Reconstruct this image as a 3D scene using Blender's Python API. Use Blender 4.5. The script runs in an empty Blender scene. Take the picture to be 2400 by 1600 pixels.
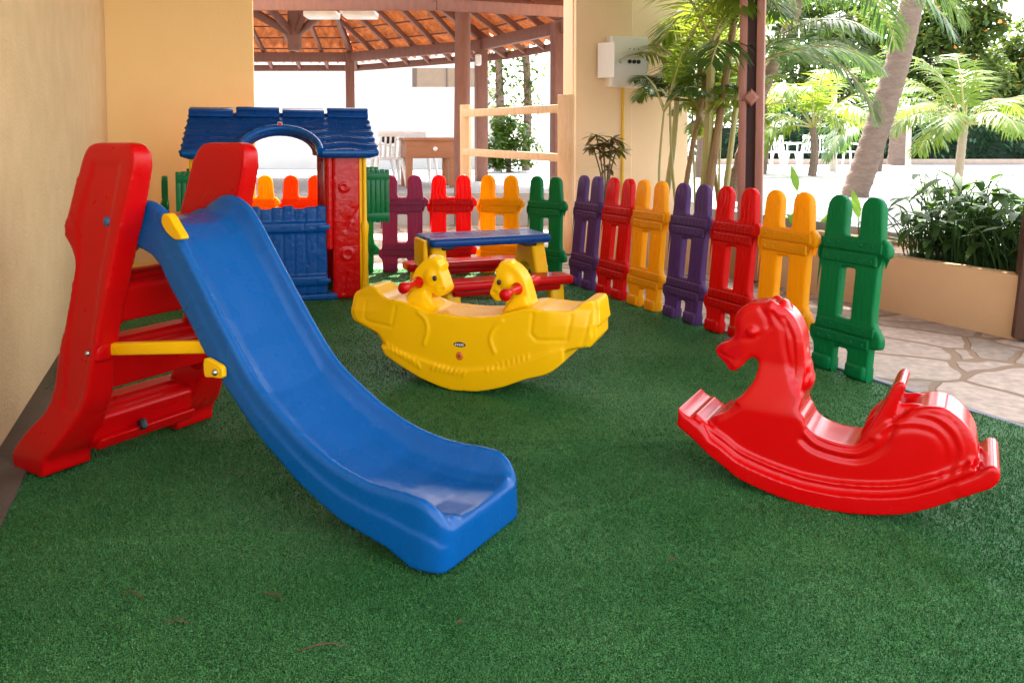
import bpy, bmesh, math, random
import numpy as np
from mathutils import Vector, Matrix
R = math.radians
sc = bpy.context.scene
C = sc.collection
rnd = random.Random(7)

# ------------------------------------------------------------------ camera, sky, sun, exposure
CAM_H, FOC, PITCH, HOR = 1.12, 1900.0, R(3.0), 332.0      # calibrated on the photograph (2400 px wide)
PCY = HOR + FOC * math.tan(PITCH)
cam_d = bpy.data.cameras.new('camera')
cam = bpy.data.objects.new('camera', cam_d); C.objects.link(cam)
cam.location = (0, 0, CAM_H); cam.rotation_euler = (R(90) - PITCH, 0, 0)
cam_d.sensor_width = 36; cam_d.lens = 36 * FOC / 2400; cam_d.shift_y = -(800 - PCY) / 2400
cam_d.clip_start = .05; cam_d.clip_end = 500
sc.camera = cam

SUN_EL, SUN_AZ = R(58), R(9)            # sun stands behind the scene, a little to the right
w = bpy.data.worlds.new('World'); sc.world = w; w.use_nodes = True
nt = w.node_tree
sky = nt.nodes.new('ShaderNodeTexSky'); sky.sky_type = 'NISHITA'; sky.sun_disc = False
sky.sun_elevation = SUN_EL; sky.sun_rotation = SUN_AZ; sky.dust_density = 2.5; sky.air_density = 1.0; sky.ozone_density = .6
hz = nt.nodes.new('ShaderNodeHueSaturation'); hz.inputs['Saturation'].default_value = .35       # hazy whitish sky
nt.links.new(sky.outputs[0], hz.inputs['Color']); nt.links.new(hz.outputs[0], nt.nodes['Background'].inputs[0]); nt.nodes['Background'].inputs[1].default_value = .15
sl = bpy.data.lights.new('sun', 'SUN'); sl.energy = 2.7; sl.angle = R(.5); sl.color = (1, .94, .84)
so = bpy.data.objects.new('sun', sl); C.objects.link(so)
sdir = Vector((math.sin(SUN_AZ) * math.cos(SUN_EL), math.cos(SUN_AZ) * math.cos(SUN_EL), math.sin(SUN_EL)))
so.rotation_euler = sdir.to_track_quat('Z', 'Y').to_euler(); so.location = (3, 20, 20)
sc.view_settings.view_transform = 'Standard'; sc.view_settings.look = 'None'
sc.view_settings.exposure = 3.0; sc.view_settings.gamma = 1
sc.cycles.max_bounces = 8; sc.cycles.diffuse_bounces = 5; sc.cycles.transparent_max_bounces = 6
sc.cycles.use_denoising = True

# ------------------------------------------------------------------ helpers
def _ray(px, py):
    v = (PCY - py) / FOC
    return Vector(((px - 1200) / FOC, math.cos(PITCH) + v * math.sin(PITCH), -math.sin(PITCH) + v * math.cos(PITCH)))
def at(px, py, Y):                       # point seen at that pixel, Y metres in front
    r = _ray(px, py); return Vector((0, 0, CAM_H)) + r * (Y / r.y)
def on(px, py, z=0.):                    # point of the level z seen at that pixel
    r = _ray(px, py); return Vector((0, 0, CAM_H)) + r * ((z - CAM_H) / r.z)

def node(nt, t, **kw):
    n = nt.nodes.new(t)
    for k, v in kw.items(): setattr(n, k, v)
    return n
MATS = {}
def mat(name, col, col2=None, rough=.5, vscale=6., var=.5, bump=0., bscale=40., transl=0., tcol=None, stretch=(1, 1, 1),
        rvar=.0, wave=None, spec=.5, detail=4., metal=0., bdist=.01, coat=0., sss=0.):
    if name in MATS: return MATS[name]
    m = bpy.data.materials.new(name); m.use_nodes = True; MATS[name] = m
    nt = m.node_tree; L = nt.links.new; b = nt.nodes['Principled BSDF']; out = nt.nodes['Material Output']
    tc = node(nt, 'ShaderNodeTexCoord'); mp = node(nt, 'ShaderNodeMapping'); mp.inputs['Scale'].default_value = stretch
    L(tc.outputs['Object'], mp.inputs[0])
    n = node(nt, 'ShaderNodeTexNoise'); n.inputs['Scale'].default_value = vscale; n.inputs['Detail'].default_value = detail
    n.inputs['Roughness'].default_value = .6
    L(mp.outputs[0], n.inputs['Vector'])
    mix = node(nt, 'ShaderNodeMix', data_type='RGBA')
    c2 = col2 or tuple(x * .75 for x in col)
    mix.inputs[6].default_value = (*col, 1); mix.inputs[7].default_value = (*c2, 1)
    rm = node(nt, 'ShaderNodeMapRange'); rm.inputs[1].default_value = .5 - .5 * (1.05 - var); rm.inputs[2].default_value = .5 + .5 * (1.05 - var)
    L(n.outputs[0], rm.inputs[0]); L(rm.outputs[0], mix.inputs[0]); L(mix.outputs[2], b.inputs['Base Color'])
    b.inputs['Roughness'].default_value = rough; b.inputs['Specular IOR Level'].default_value = spec; b.inputs['Metallic'].default_value = metal
    b.inputs['Coat Weight'].default_value = coat; b.inputs['Coat Roughness'].default_value = .08
    if sss: b.inputs['Subsurface Weight'].default_value = sss; b.inputs['Subsurface Radius'].default_value = (.05, .05, .05); b.inputs['Subsurface Scale'].default_value = 1
    if rvar:
        n3 = node(nt, 'ShaderNodeTexNoise'); n3.inputs['Scale'].default_value = 11; n3.inputs['Detail'].default_value = 6
        L(tc.outputs['Object'], n3.inputs['Vector'])
        r3 = node(nt, 'ShaderNodeMapRange'); r3.inputs[1].default_value = .3; r3.inputs[2].default_value = .7
        r3.inputs[3].default_value = max(.03, rough - rvar); r3.inputs[4].default_value = rough + rvar
        L(n3.outputs[0], r3.inputs[0]); L(r3.outputs[0], b.inputs['Roughness'])
    if bump:
        n2 = node(nt, 'ShaderNodeTexNoise'); n2.inputs['Scale'].default_value = bscale; n2.inputs['Detail'].default_value = 5
        L(mp.outputs[0], n2.inputs['Vector'])
        bp = node(nt, 'ShaderNodeBump'); bp.inputs['Strength'].default_value = bump; bp.inputs['Distance'].default_value = bdist
        h = n2.outputs[0]
        if wave:
            wv = node(nt, 'ShaderNodeTexWave', wave_type='BANDS', bands_direction=wave[0]); wv.inputs['Scale'].default_value = wave[1]
            wv.inputs['Distortion'].default_value = wave[2]; wv.inputs['Detail'].default_value = 2; wv.inputs['Detail Scale'].default_value = 1.2
            L(tc.outputs['Object'], wv.inputs['Vector']); h = wv.outputs[1]
        L(h, bp.inputs['Height']); L(bp.outputs[0], b.inputs['Normal'])
    if transl:
        t = node(nt, 'ShaderNodeBsdfTranslucent'); ms = node(nt, 'ShaderNodeMixShader'); ms.inputs[0].default_value = transl
        if tcol: t.inputs[0].default_value = (*tcol, 1)
        else: L(mix.outputs[2], t.inputs[0])
        L(b.outputs[0], ms.inputs[1]); L(t.outputs[0], ms.inputs[2]); L(ms.outputs[0], out.inputs[0])
    return m

def plastic(name, col, **kw):
    d = dict(rough=.32, vscale=3, var=.3, rvar=.06, spec=.22, col2=tuple(x * .93 for x in col)); d.update(kw)
    return mat(name, col, **d)
RED = plastic('red plastic', (.52, .001, .002)); RED_G = plastic('glossy red plastic', (.54, .001, .002), rough=.22, coat=.15)
BLUE = plastic('blue plastic', (.0006, .082, .30), rough=.27, spec=.25, rvar=.1); BLUE_D = plastic('dark blue plastic', (.003, .05, .21), rough=.3, bump=.25, bscale=25)
YEL = plastic('yellow plastic', (.90, .48, .0015)); YEL_B = plastic('bright yellow plastic', (.80, .42, .004))
GRN_D = plastic('shutter green plastic', (.003, .14, .04))
def fence_mat(name, col, tr=.42):
    return plastic(name, col, rough=.36, bump=.28, bdist=.005, wave=('X', 9, 7), transl=tr, tcol=tuple(min(1, x * 1.15 + .002) for x in col))
F_GRN = fence_mat('green fence plastic', (.003, .23, .065)); F_RED = fence_mat('red fence plastic', (.68, .003, .002)); F_YEL = fence_mat('yellow fence plastic', (.86, .42, .003))
F_PUR = fence_mat('purple fence plastic', (.125, .05, .18)); F_PUR_LIT = fence_mat('backlit purple fence plastic', (.27, .03, .10), .42); F_ORG = fence_mat('orange fence plastic', (.80, .14, .005))  # second one: redder copy of the purple, back light put into its colour
METAL = mat('zinc bolt', (.55, .55, .56), rough=.35, metal=1.); DARK = mat('black rubber', (.012, .012, .013), rough=.5)
WOOD_R = mat('red brown timber', (.27, .105, .075), (.36, .16, .115), rough=.55, vscale=7, stretch=(6, 6, .5), bump=.25, bscale=14, bdist=.004)
WOOD_P = mat('pavilion timber', (.15, .058, .038), (.21, .09, .06), rough=.65, vscale=7, stretch=(3, 3, .8), bump=.25, bscale=14, bdist=.004)
WOOD_D = mat('dark timber', (.12, .042, .026), (.17, .065, .04), rough=.6, vscale=9, stretch=(2, 2, 1), bump=.2, bscale=20)
WOOD_L = mat('pale rough timber', (.78, .55, .33), (.62, .40, .21), rough=.7, vscale=8, stretch=(5, 5, .6), bump=.4, bscale=16, bdist=.006)
WALL_L = mat('beige stucco', (.68, .485, .25), (.56, .385, .185), rough=.9, vscale=5, var=.35, bump=.7, bscale=60, bdist=.009, detail=8)
WALL_Y = mat('yellow ochre stucco', (.96, .70, .31), (.91, .64, .27), rough=.9, vscale=1.5, var=.2, bump=.35, bscale=70, bdist=.005)
WALL_P = mat('peach stucco', (.83, .61, .38), (.76, .54, .32), rough=.9, vscale=1.6, var=.2, bump=.35, bscale=70, bdist=.005)
PLANT_W = mat('planter render', (.58, .36, .18), (.50, .30, .145), rough=.9, vscale=3, var=.2, bump=.4, bscale=80, bdist=.004)
WHITE_W = mat('whitewashed wall', (.60, .585, .55), (.52, .505, .475), rough=.9, vscale=1.2, var=.3, bump=.2, bscale=30)
SOIL = mat('soil', (.06, .035, .02), (.1, .06, .035), rough=1, vscale=25, bump=.8, bscale=40, bdist=.03)
TILE = mat('clay tile', (.85, .29, .08), (.52, .15, .04), rough=.8, vscale=9, var=.7, bump=.3, bscale=30, bdist=.02)
CONC = mat('pale paving concrete', (.36, .36, .355), (.25, .25, .25), rough=.9, vscale=2.5, bump=.3, bscale=35, var=.3)
WHITE_P = mat('white chair plastic', (.80, .80, .80), (.74, .74, .73), rough=.4)
BOXG = mat('grey enamel', (.76, .73, .66), (.70, .67, .60), rough=.45, vscale=3)
PAPER = mat('paper sheet', (.80, .79, .75), (.76, .75, .70), rough=.8)
def leafm(name, a, b, tr=.45, rough=.4): return mat(name, a, b, rough=rough, vscale=3.5, var=.7, transl=tr, tcol=(min(1, b[0] * 2.4), min(1, b[1] * 2.2), b[2] * 1.6), spec=.4)
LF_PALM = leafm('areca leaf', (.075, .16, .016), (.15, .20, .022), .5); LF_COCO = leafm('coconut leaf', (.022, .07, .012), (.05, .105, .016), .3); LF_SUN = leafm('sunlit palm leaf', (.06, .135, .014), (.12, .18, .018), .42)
LF_DARK = leafm('dark garden leaf', (.026, .078, .016), (.055, .115, .022), .3, .6); LF_HEDGE = leafm('hedge leaf', (.015, .055, .025), (.03, .085, .03), .2); LF_TREE = leafm('tree leaf', (.045, .088, .018), (.085, .13, .028), .35)
LF_CROT = leafm('croton leaf', (.22, .03, .028), (.07, .12, .03), .3, .5); LF_YG = leafm('young leaf', (.07, .16, .015), (.1, .2, .02), .4)
BARK = mat('palm bark', (.20, .135, .10), (.12, .08, .06), rough=.9, vscale=9, stretch=(1, 1, 2.5), bump=.8, bscale=16, bdist=.02)
STEM = mat('areca stem', (.28, .30, .10), (.36, .27, .07), rough=.5, vscale=4, stretch=(3, 3, 1), bump=.1); STEM2 = mat('brown palm stem', (.30, .19, .07), (.20, .11, .05), rough=.7, vscale=8, bump=.3)

def mesh_obj(name, me, m, parent=None, smooth=True, ang=35):
    if smooth:
        me.shade_smooth()
        if ang: me.set_sharp_from_angle(angle=R(ang))
    o = bpy.data.objects.new(name, me); C.objects.link(o)
    if m: me.materials.append(m)
    if parent: o.parent = parent
    return o
def pydata(name, V, F, m, parent=None, smooth=True, ang=35):
    me = bpy.data.meshes.new(name); me.from_pydata([tuple(v) for v in V], [], F); me.update()
    return mesh_obj(name, me, m, parent, smooth, ang)
def tag(o, label=None, cat=None, group=None, kind=None):
    if label: o['label'] = label
    if cat: o['category'] = cat
    if group: o['group'] = group
    if kind: o['kind'] = kind
    return o
def thing(name, label, cat, loc=(0, 0, 0), rz=0., group=None):
    o = bpy.data.objects.new(name, None); C.objects.link(o); o.location = loc; o.rotation_euler = (0, 0, rz); o.empty_display_size = .1
    return tag(o, label, cat, group)
def dup(o, parent=None):
    c = o.copy(); C.objects.link(c); c.parent = parent
    for ch in list(o.children): dup(ch, c)
    return c

class MB:
    """collects shapes in one bmesh"""
    def __init__(s): s.bm = bmesh.new()
    def _add(s, V, F):
        vs = [s.bm.verts.new(v) for v in V]
        for f in F:
            try: s.bm.faces.new([vs[i] for i in f])
            except ValueError: pass
        return vs
    def box(s, c, size, rot=None, r=0., taper=1.):
        t = bmesh.new(); bmesh.ops.create_cube(t, size=1)
        for v in t.verts:
            k = taper if v.co.z > 0 else 1
            v.co = Vector((v.co.x * size[0] * k, v.co.y * size[1] * k, v.co.z * size[2]))
        if r: bmesh.ops.bevel(t, geom=list(t.edges), offset=r, segments=2 if r < .012 else 3, profile=.5, affect='EDGES')
        M = Matrix.Translation(c) @ (rot.to_4x4() if rot else Matrix.Identity(4))
        t.transform(M); s.merge(t); return s
    def merge(s, t):
        me = bpy.data.meshes.new('tmp'); t.to_mesh(me); t.free(); s.bm.from_mesh(me); bpy.data.meshes.remove(me)
    def bar(s, a, b, wd, ht, r=0.004, up=(0, 0, 1)):
        a, b = Vector(a), Vector(b); d = b - a; L = d.length; x = d.normalized(); u = Vector(up)
        if abs(x.dot(u)) > .98: u = Vector((1, 0, 0))
        y = u.cross(x).normalized(); z = x.cross(y)
        M = Matrix((x, y, z)).transposed(); return s.box((a + b) / 2, (L, wd, ht), M, r)
    def tube(s, pts, rad, n=10, cap=True):
        pts = [Vector(p) for p in pts]; k = len(pts); rad = rad if hasattr(rad, '__len__') else [rad] * k
        V = []; u = None
        for i, p in enumerate(pts):
            t = (pts[min(i + 1, k - 1)] - pts[max(i - 1, 0)]).normalized()
            if u is None:
                u = t.orthogonal().normalized()
            u = (u - t * u.dot(t)).normalized(); v = t.cross(u)
            for j in range(n):
                a = 2 * math.pi * j / n; V.append(p + (u * math.cos(a) + v * math.sin(a)) * rad[i])
        F = [(i * n + j, i * n + (j + 1) % n, (i + 1) * n + (j + 1) % n, (i + 1) * n + j) for i in range(k - 1) for j in range(n)]
        if cap: F += [tuple(range(n))[::-1], tuple((k - 1) * n + j for j in range(n))]
        s._add(V, F); return s
    def ell(s, c, r, n=16, rot=None):
        t = bmesh.new(); bmesh.ops.create_uvsphere(t, u_segments=n, v_segments=max(6, n * 2 // 3), radius=1)
        M = Matrix.Translation(c) @ (rot.to_4x4() if rot else Matrix.Identity(4)) @ Matrix.Diagonal((*r, 1)); t.transform(M); s.merge(t); return s
    def prism(s, poly, y0, y1):                         # (x,z) outline pushed along y
        n = len(poly); V = [(x, y0, z) for x, z in poly] + [(x, y1, z) for x, z in poly]
        F = [tuple(range(n)), tuple(range(n, 2 * n))[::-1]] + [(i, i + n, (i + 1) % n + n, (i + 1) % n) for i in range(n)]
        vs = s._add(V, F); return s
    def loft(s, secs):                                  # list of closed rings with equal point counts
        n = len(secs[0]); V = [p for r in secs for p in r]; k = len(secs)
        F = [(i * n + j, i * n + (j + 1) % n, (i + 1) * n + (j + 1) % n, (i + 1) * n + j) for i in range(k - 1) for j in range(n)]
        F += [tuple(range(n))[::-1], tuple((k - 1) * n + j for j in range(n))]
        s._add(V, F); return s
    def obj(s, name, m, parent=None, smooth=True, ang=35, bevel=0.):
        bmesh.ops.recalc_face_normals(s.bm, faces=list(s.bm.faces))
        me = bpy.data.meshes.new(name); s.bm.to_mesh(me); s.bm.free()
        o = mesh_obj(name, me, m, parent, smooth, ang)
        if bevel:
            md = o.modifiers.new('bevel', 'BEVEL'); md.width = bevel; md.segments = 3; md.limit_method = 'ANGLE'; md.angle_limit = R(40)
        return o
    def fuse(s, name, m, parent=None, voxel=.007, smooth=4, emboss=None):   # one blow-moulded skin round all the shapes
        bmesh.ops.remove_doubles(s.bm, verts=list(s.bm.verts), dist=1e-5); bmesh.ops.triangulate(s.bm, faces=list(s.bm.faces)); bmesh.ops.recalc_face_normals(s.bm, faces=list(s.bm.faces))
        me = bpy.data.meshes.new('tmp'); s.bm.to_mesh(me); s.bm.free()
        o = bpy.data.objects.new('tmp', me); C.objects.link(o)
        md = o.modifiers.new('r', 'REMESH'); md.mode = 'VOXEL'; md.voxel_size = voxel; md.use_smooth_shade = True
        if smooth: ms = o.modifiers.new('s', 'SMOOTH'); ms.iterations = smooth; ms.factor = .5
        dg = bpy.context.evaluated_depsgraph_get(); dg.update()
        new = bpy.data.meshes.new_from_object(o.evaluated_get(dg)); bpy.data.objects.remove(o); bpy.data.meshes.remove(me)
        if emboss:
            n = len(new.vertices); V = np.empty(n * 3, 'f'); N = np.empty(n * 3, 'f')
            new.vertices.foreach_get('co', V); new.vertex_normals.foreach_get('vector', N)
            V = V.reshape(-1, 3); N = N.reshape(-1, 3); V = V + N * emboss(V, N)[:, None]
            new.vertices.foreach_set('co', V.astype('f').ravel()); new.update()
        new.name = name; new.materials.clear()
        return mesh_obj(name, new, m, parent, True, None)

def pl_dist(V, poly, axes=(0, 2)):
    P = V[:, axes]; best = np.full(len(P), 9.); poly = np.array(poly)
    for a, b in zip(poly[:-1], poly[1:]):
        d = b - a; t = np.clip(((P - a) @ d) / (d @ d), 0, 1); best = np.minimum(best, np.linalg.norm(P - a - t[:, None] * d, axis=1))
    return best
def groove(V, N, poly, depth, wd, side=.35):            # works on both flanks
    return np.where(np.abs(N[:, 1]) > side, depth * np.exp(-(pl_dist(V, poly) / wd) ** 2), 0)
def smoothline(pts, n=6, closed=False):
    P = [np.array(p, float) for p in pts]; k = len(P); out = []
    rng = range(k) if closed else range(k - 1)
    for i in rng:
        p0 = P[(i - 1) % k] if closed or i > 0 else P[0]; p1 = P[i]; p2 = P[(i + 1) % k]; p3 = P[(i + 2) % k] if closed or i + 2 < k else P[-1]
        for j in range(n):
            t = j / n; out.append(.5 * ((2 * p1) + (p2 - p0) * t + (2 * p0 - 5 * p1 + 4 * p2 - p3) * t * t + (3 * p1 - p0 - 3 * p2 + p3) * t ** 3))
    if not closed: out.append(P[-1])
    return [tuple(p) for p in out]
def fillet(pts, r, n=5):
    out = []; k = len(pts)
    for i in range(k):
        p0, p, p1 = Vector(pts[i - 1]), Vector(pts[i]), Vector(pts[(i + 1) % k]); rr = r[i] if hasattr(r, '__len__') else r
        a = (p0 - p); b = (p1 - p); q = min(rr, a.length * .49, b.length * .49)
        if q < 1e-4: out.append(tuple(p)); continue
        A = p + a.normalized() * q; B = p + b.normalized() * q
        for j in range(n + 1):
            t = j / n; out.append(tuple(A * (1 - t) ** 2 + p * 2 * t * (1 - t) + B * t * t))
    return out
def plate(loops, thick, bevel, y0=0.):                  # outline + holes in (x,z), thickness along y, rounded rims -> mesh data
    cu = bpy.data.curves.new('c', 'CURVE'); cu.dimensions = '2D'; cu.fill_mode = 'BOTH'
    cu.extrude = thick / 2 - bevel; cu.bevel_depth = bevel; cu.bevel_resolution = 2; cu.offset = -bevel
    for lp in loops:
        sp = cu.splines.new('POLY'); sp.points.add(len(lp) - 1); sp.use_cyclic_u = True
        for q, (x, z) in zip(sp.points, lp): q.co = (x, z, 0, 1)
    o = bpy.data.objects.new('c', cu); C.objects.link(o)
    dg = bpy.context.evaluated_depsgraph_get(); dg.update()
    me = bpy.data.meshes.new_from_object(o.evaluated_get(dg)); bpy.data.objects.remove(o); bpy.data.curves.remove(cu)
    me.transform(Matrix(((1, 0, 0, 0), (0, 0, -1, y0 + thick / 2), (0, 1, 0, 0), (0, 0, 0, 1)))); me.materials.clear()
    return me
def add_me(mb, me): mb.bm.from_mesh(me); bpy.data.meshes.remove(me); return mb
def poly_sheet(name, pts, z, m, thick=0.):
    mb = MB(); n = len(pts)
    if thick:
        V = [(x, y, z) for x, y in pts] + [(x, y, z - thick) for x, y in pts]
        mb._add(V, [tuple(range(n)), tuple(range(n, 2 * n))[::-1]] + [(i, i + n, (i + 1) % n + n, (i + 1) % n) for i in range(n)])
    else: mb._add([(x, y, z) for x, y in pts], [tuple(range(n))])
    return mb.obj(name, m, smooth=False)

# ------------------------------------------------------------------ ground
def turf_material():
    m = bpy.data.materials.new('artificial turf'); m.use_nodes = True; nt = m.node_tree; L = nt.links.new; b = nt.nodes['Principled BSDF']
    tc = node(nt, 'ShaderNodeTexCoord')
    def noise(s, d): n = node(nt, 'ShaderNodeTexNoise'); n.inputs['Scale'].default_value = s; n.inputs['Detail'].default_value = d; L(tc.outputs['Object'], n.inputs['Vector']); return n.outputs[0]
    def ramp(x, lo, hi, c0, c1):
        r = node(nt, 'ShaderNodeValToRGB'); r.color_ramp.elements[0].position = lo; r.color_ramp.elements[1].position = hi
        r.color_ramp.elements[0].color = (*c0, 1); r.color_ramp.elements[1].color = (*c1, 1); L(x, r.inputs[0]); return r.outputs[0]
    big = ramp(noise(1.6, 5), .35, .65, (.019, .088, .023), (.035, .119, .037))
    fine = ramp(noise(300, 2), .40, .66, (.30, .32, .30), (3.0, 2.6, 2.6))
    mx = node(nt, 'ShaderNodeMix', data_type='RGBA', blend_type='MULTIPLY'); mx.inputs[0].default_value = 1
    L(big, mx.inputs[6]); L(fine, mx.inputs[7])
    br = node(nt, 'ShaderNodeMix', data_type='RGBA'); L(mx.outputs[2], br.inputs[6]); br.inputs[7].default_value = (.09, .06, .025, 1)
    L(ramp(noise(90, 3), .68, .8, (0, 0, 0), (.6, .6, .6)), br.inputs[0]); L(br.outputs[2], b.inputs['Base Color'])
    b.inputs['Roughness'].default_value = .55; b.inputs['Specular IOR Level'].default_value = .12
    return m
TURF = turf_material()
def flag_material():
    m = bpy.data.materials.new('crazy paving'); m.use_nodes = True; nt = m.node_tree; L = nt.links.new; b = nt.nodes['Principled BSDF']
    tc = node(nt, 'ShaderNodeTexCoord'); mp = node(nt, 'ShaderNodeMapping'); mp.inputs['Rotation'].default_value = (0, 0, .5); L(tc.outputs['Object'], mp.inputs[0])
    nz = node(nt, 'ShaderNodeTexNoise'); nz.inputs['Scale'].default_value = 2.6; nz.inputs['Detail'].default_value = 1; L(mp.outputs[0], nz.inputs['Vector'])
    ad = node(nt, 'ShaderNodeMix', data_type='RGBA', blend_type='LINEAR_LIGHT'); ad.inputs[0].default_value = .10; L(mp.outputs[0], ad.inputs[6]); L(nz.outputs[1], ad.inputs[7])
    v = node(nt, 'ShaderNodeTexVoronoi', feature='DISTANCE_TO_EDGE'); v.inputs['Scale'].default_value = 2.5; L(ad.outputs[2], v.inputs['Vector'])
    vc = node(nt, 'ShaderNodeTexVoronoi', feature='F1'); vc.inputs['Scale'].default_value = 2.5; L(ad.outputs[2], vc.inputs['Vector'])
    r = node(nt, 'ShaderNodeMapRange'); r.inputs[1].default_value = .034; r.inputs[2].default_value = .048; L(v.outputs[0], r.inputs[0])
    hs = node(nt, 'ShaderNodeMix', data_type='RGBA'); hs.inputs[6].default_value = (.46, .36, .29, 1); hs.inputs[7].default_value = (.25, .195, .155, 1); L(vc.outputs[1], hs.inputs[0])
    n2 = node(nt, 'ShaderNodeTexNoise'); n2.inputs['Scale'].default_value = 22; n2.inputs['Detail'].default_value = 8; L(tc.outputs['Object'], n2.inputs['Vector'])
    mm = node(nt, 'ShaderNodeMix', data_type='RGBA', blend_type='OVERLAY'); mm.inputs[0].default_value = .55; L(hs.outputs[2], mm.inputs[6]); L(n2.outputs[0], mm.inputs[7])
    mx = node(nt, 'ShaderNodeMix', data_type='RGBA'); mx.inputs[6].default_value = (.22, .145, .085, 1); L(mm.outputs[2], mx.inputs[7]); L(r.outputs[0], mx.inputs[0])
    L(mx.outputs[2], b.inputs['Base Color']); b.inputs['Roughness'].default_value = .75
    sm = node(nt, 'ShaderNodeMath', operation='MULTIPLY_ADD'); L(n2.outputs[0], sm.inputs[0]); sm.inputs[1].default_value = .35; L(r.outputs[0], sm.inputs[2])
    bp = node(nt, 'ShaderNodeBump'); bp.inputs['Strength'].default_value = .7; bp.inputs['Distance'].default_value = .012; L(sm.outputs[0], bp.inputs['Height']); L(bp.outputs[0], b.inputs['Normal'])
    return m
FLAG = flag_material()

tag(poly_sheet('ground', [(-120, -60), (120, -60), (120, 160), (-120, 160)], -.05, CONC), kind='structure')
SIDE = Vector((.414, -.910)).normalized(); J4 = Vector((.45, 6.42))          # right-hand fence line, running towards the camera
def side_pt(t, off=0.): return J4 + SIDE * t + Vector((.91, .414)) * off
def turf_edge(t): p = side_pt(t, .05); return (p.x, p.y)
turf_poly = [(-3.55, 7.12), (-.2, 7.12), (.25, 6.95), turf_edge(-.06), turf_edge(3.3), turf_edge(8.5), (-.6, -1.6), (-.75, .1), (-1.8, 2.85)]
# turf mat as a gently rippled sheet
def turf_height(x, y):
    h = .006 * np.sin(x * 3.1 + y * 1.3) * np.sin(y * 2.2 - x) + .004 * np.sin(x * 7 + 2 * np.sin(y * 3))
    for (cx, cy, ang, ln, am) in ((-.40, 2.76, 15, .62, .010), (.45, 3.0, 12, .5, .008), (1.14, 2.12, -79, .20, .012), (1.20, 2.0, -70, .16, .010), (1.02, 2.02, -82, .12, .009), (1.45, 2.35, -60, .35, .009), (1.62, 2.45, -58, .4, .009), (.30, 2.45, 25, .45, .007), (-.95, 2.25, 5, .5, .007), (.1, 3.5, 8, .7, .008), (-.2, 1.85, -12, .4, .006)):
        c, s = math.cos(R(ang)), math.sin(R(ang)); u = (x - cx) * c + (y - cy) * s; v = -(x - cx) * s + (y - cy) * c
        h = h + am * np.exp(-(v / .018) ** 2 - (u / ln) ** 4)
    return h
def inside(px, py, poly):
    r = np.zeros(px.shape, bool); n = len(poly)
    for i in range(n):
        (x0, y0), (x1, y1) = poly[i], poly[(i + 1) % n]
        c = ((y0 > py) != (y1 > py)); 
        with np.errstate(divide='ignore', invalid='ignore'): r ^= c & (px < (x1 - x0) * (py - y0) / (y1 - y0) + x0)
    return r
def build_turf():
    bm = bmesh.new(); bm.faces.new([bm.verts.new((x, y, 0)) for x, y in turf_poly])
    for k in range(1, 110):
        y = -4 + k * .11; g = list(bm.verts) + list(bm.edges) + list(bm.faces); bmesh.ops.bisect_plane(bm, geom=g, plane_co=(0, y, 0), plane_no=(0, 1, 0))
    for k in range(1, 90):
        x = -3.6 + k * .11; g = list(bm.verts) + list(bm.edges) + list(bm.faces); bmesh.ops.bisect_plane(bm, geom=g, plane_co=(x, 0, 0), plane_no=(1, 0, 0))
    for ax, lo, hi in ((1, 1.3, 3.3), (0, -1.7, 2.1)):
        for k in range(int((hi - lo) / .03)):
            c = lo + k * .03; no = [0, 0, 0]; no[ax] = 1; co = [0, 0, 0]; co[ax] = c
            fs = [f for f in bm.faces if 1.2 < f.calc_center_median().y < 3.4]; g = list({e for f in fs for e in f.edges}) + list({v for f in fs for v in f.verts}) + fs
            bmesh.ops.bisect_plane(bm, geom=g, plane_co=co, plane_no=no)
    for v in bm.verts: v.co.z = float(turf_height(v.co.x, v.co.y)) - .004
    me = bpy.data.meshes.new('turf'); bm.to_mesh(me); bm.free()
    tag(mesh_obj('turf', me, TURF), kind='structure')
    # fibres: short bent blades, thicker on the ground near the camera
    g = np.random.default_rng(3); bands = ((1.35, 2.1, 62000), (2.1, 3.0, 36000), (3.0, 4.2, 15000), (4.2, 5.6, 7000), (5.6, 7.1, 3500))
    X, Y, S = [], [], []
    for y0, y1, dens in bands:
        hw = y1 * .70; n = int(dens * (y1 - y0) * 2 * hw); x = g.uniform(-hw, hw, n); y = g.uniform(y0, y1, n)
        k = inside(x, y, turf_poly) & (np.abs(x) < y * .68 + .1); X.append(x[k]); Y.append(y[k]); S.append(np.full(k.sum(), .7 + .3 * (y0 + y1) / 3))
    X, Y, S = map(np.concatenate, (X, Y, S)); n = len(X)
    H = g.uniform(.004, .0085, n) * np.sqrt(S); W = g.uniform(.0010, .0018, n) * S; A = g.uniform(0, 6.283, n); LN = g.uniform(.1, 1.0, n); B = g.uniform(0, 6.283, n)
    Z = turf_height(X, Y) - .004
    wx, wy = np.cos(A) * W, np.sin(A) * W; lx, ly = np.cos(B) * H * LN, np.sin(B) * H * LN
    P = np.empty((n, 3, 3), 'f')
    P[:, 0] = np.stack((X - wx, Y - wy, Z), 1); P[:, 1] = np.stack((X + wx, Y + wy, Z), 1); P[:, 2] = np.stack((X + lx, Y + ly, Z + H), 1)
    me = bpy.data.meshes.new('turf_fibres'); me.vertices.add(n * 3); me.vertices.foreach_set('co', P.ravel())
    me.loops.add(n * 3); me.loops.foreach_set('vertex_index', np.arange(n * 3, dtype='i')); me.polygons.add(n)
    me.polygons.foreach_set('loop_start', np.arange(0, n * 3, 3, dtype='i')); me.update(calc_edges=True)
    o = mesh_obj('turf_fibres', me, TURF, None, False)
    tag(o, 'short dark green synthetic grass fibres covering the play area floor', 'artificial grass', kind='stuff')
build_turf()
pe = [side_pt(-.3, .02), side_pt(9.0, .02)]
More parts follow.
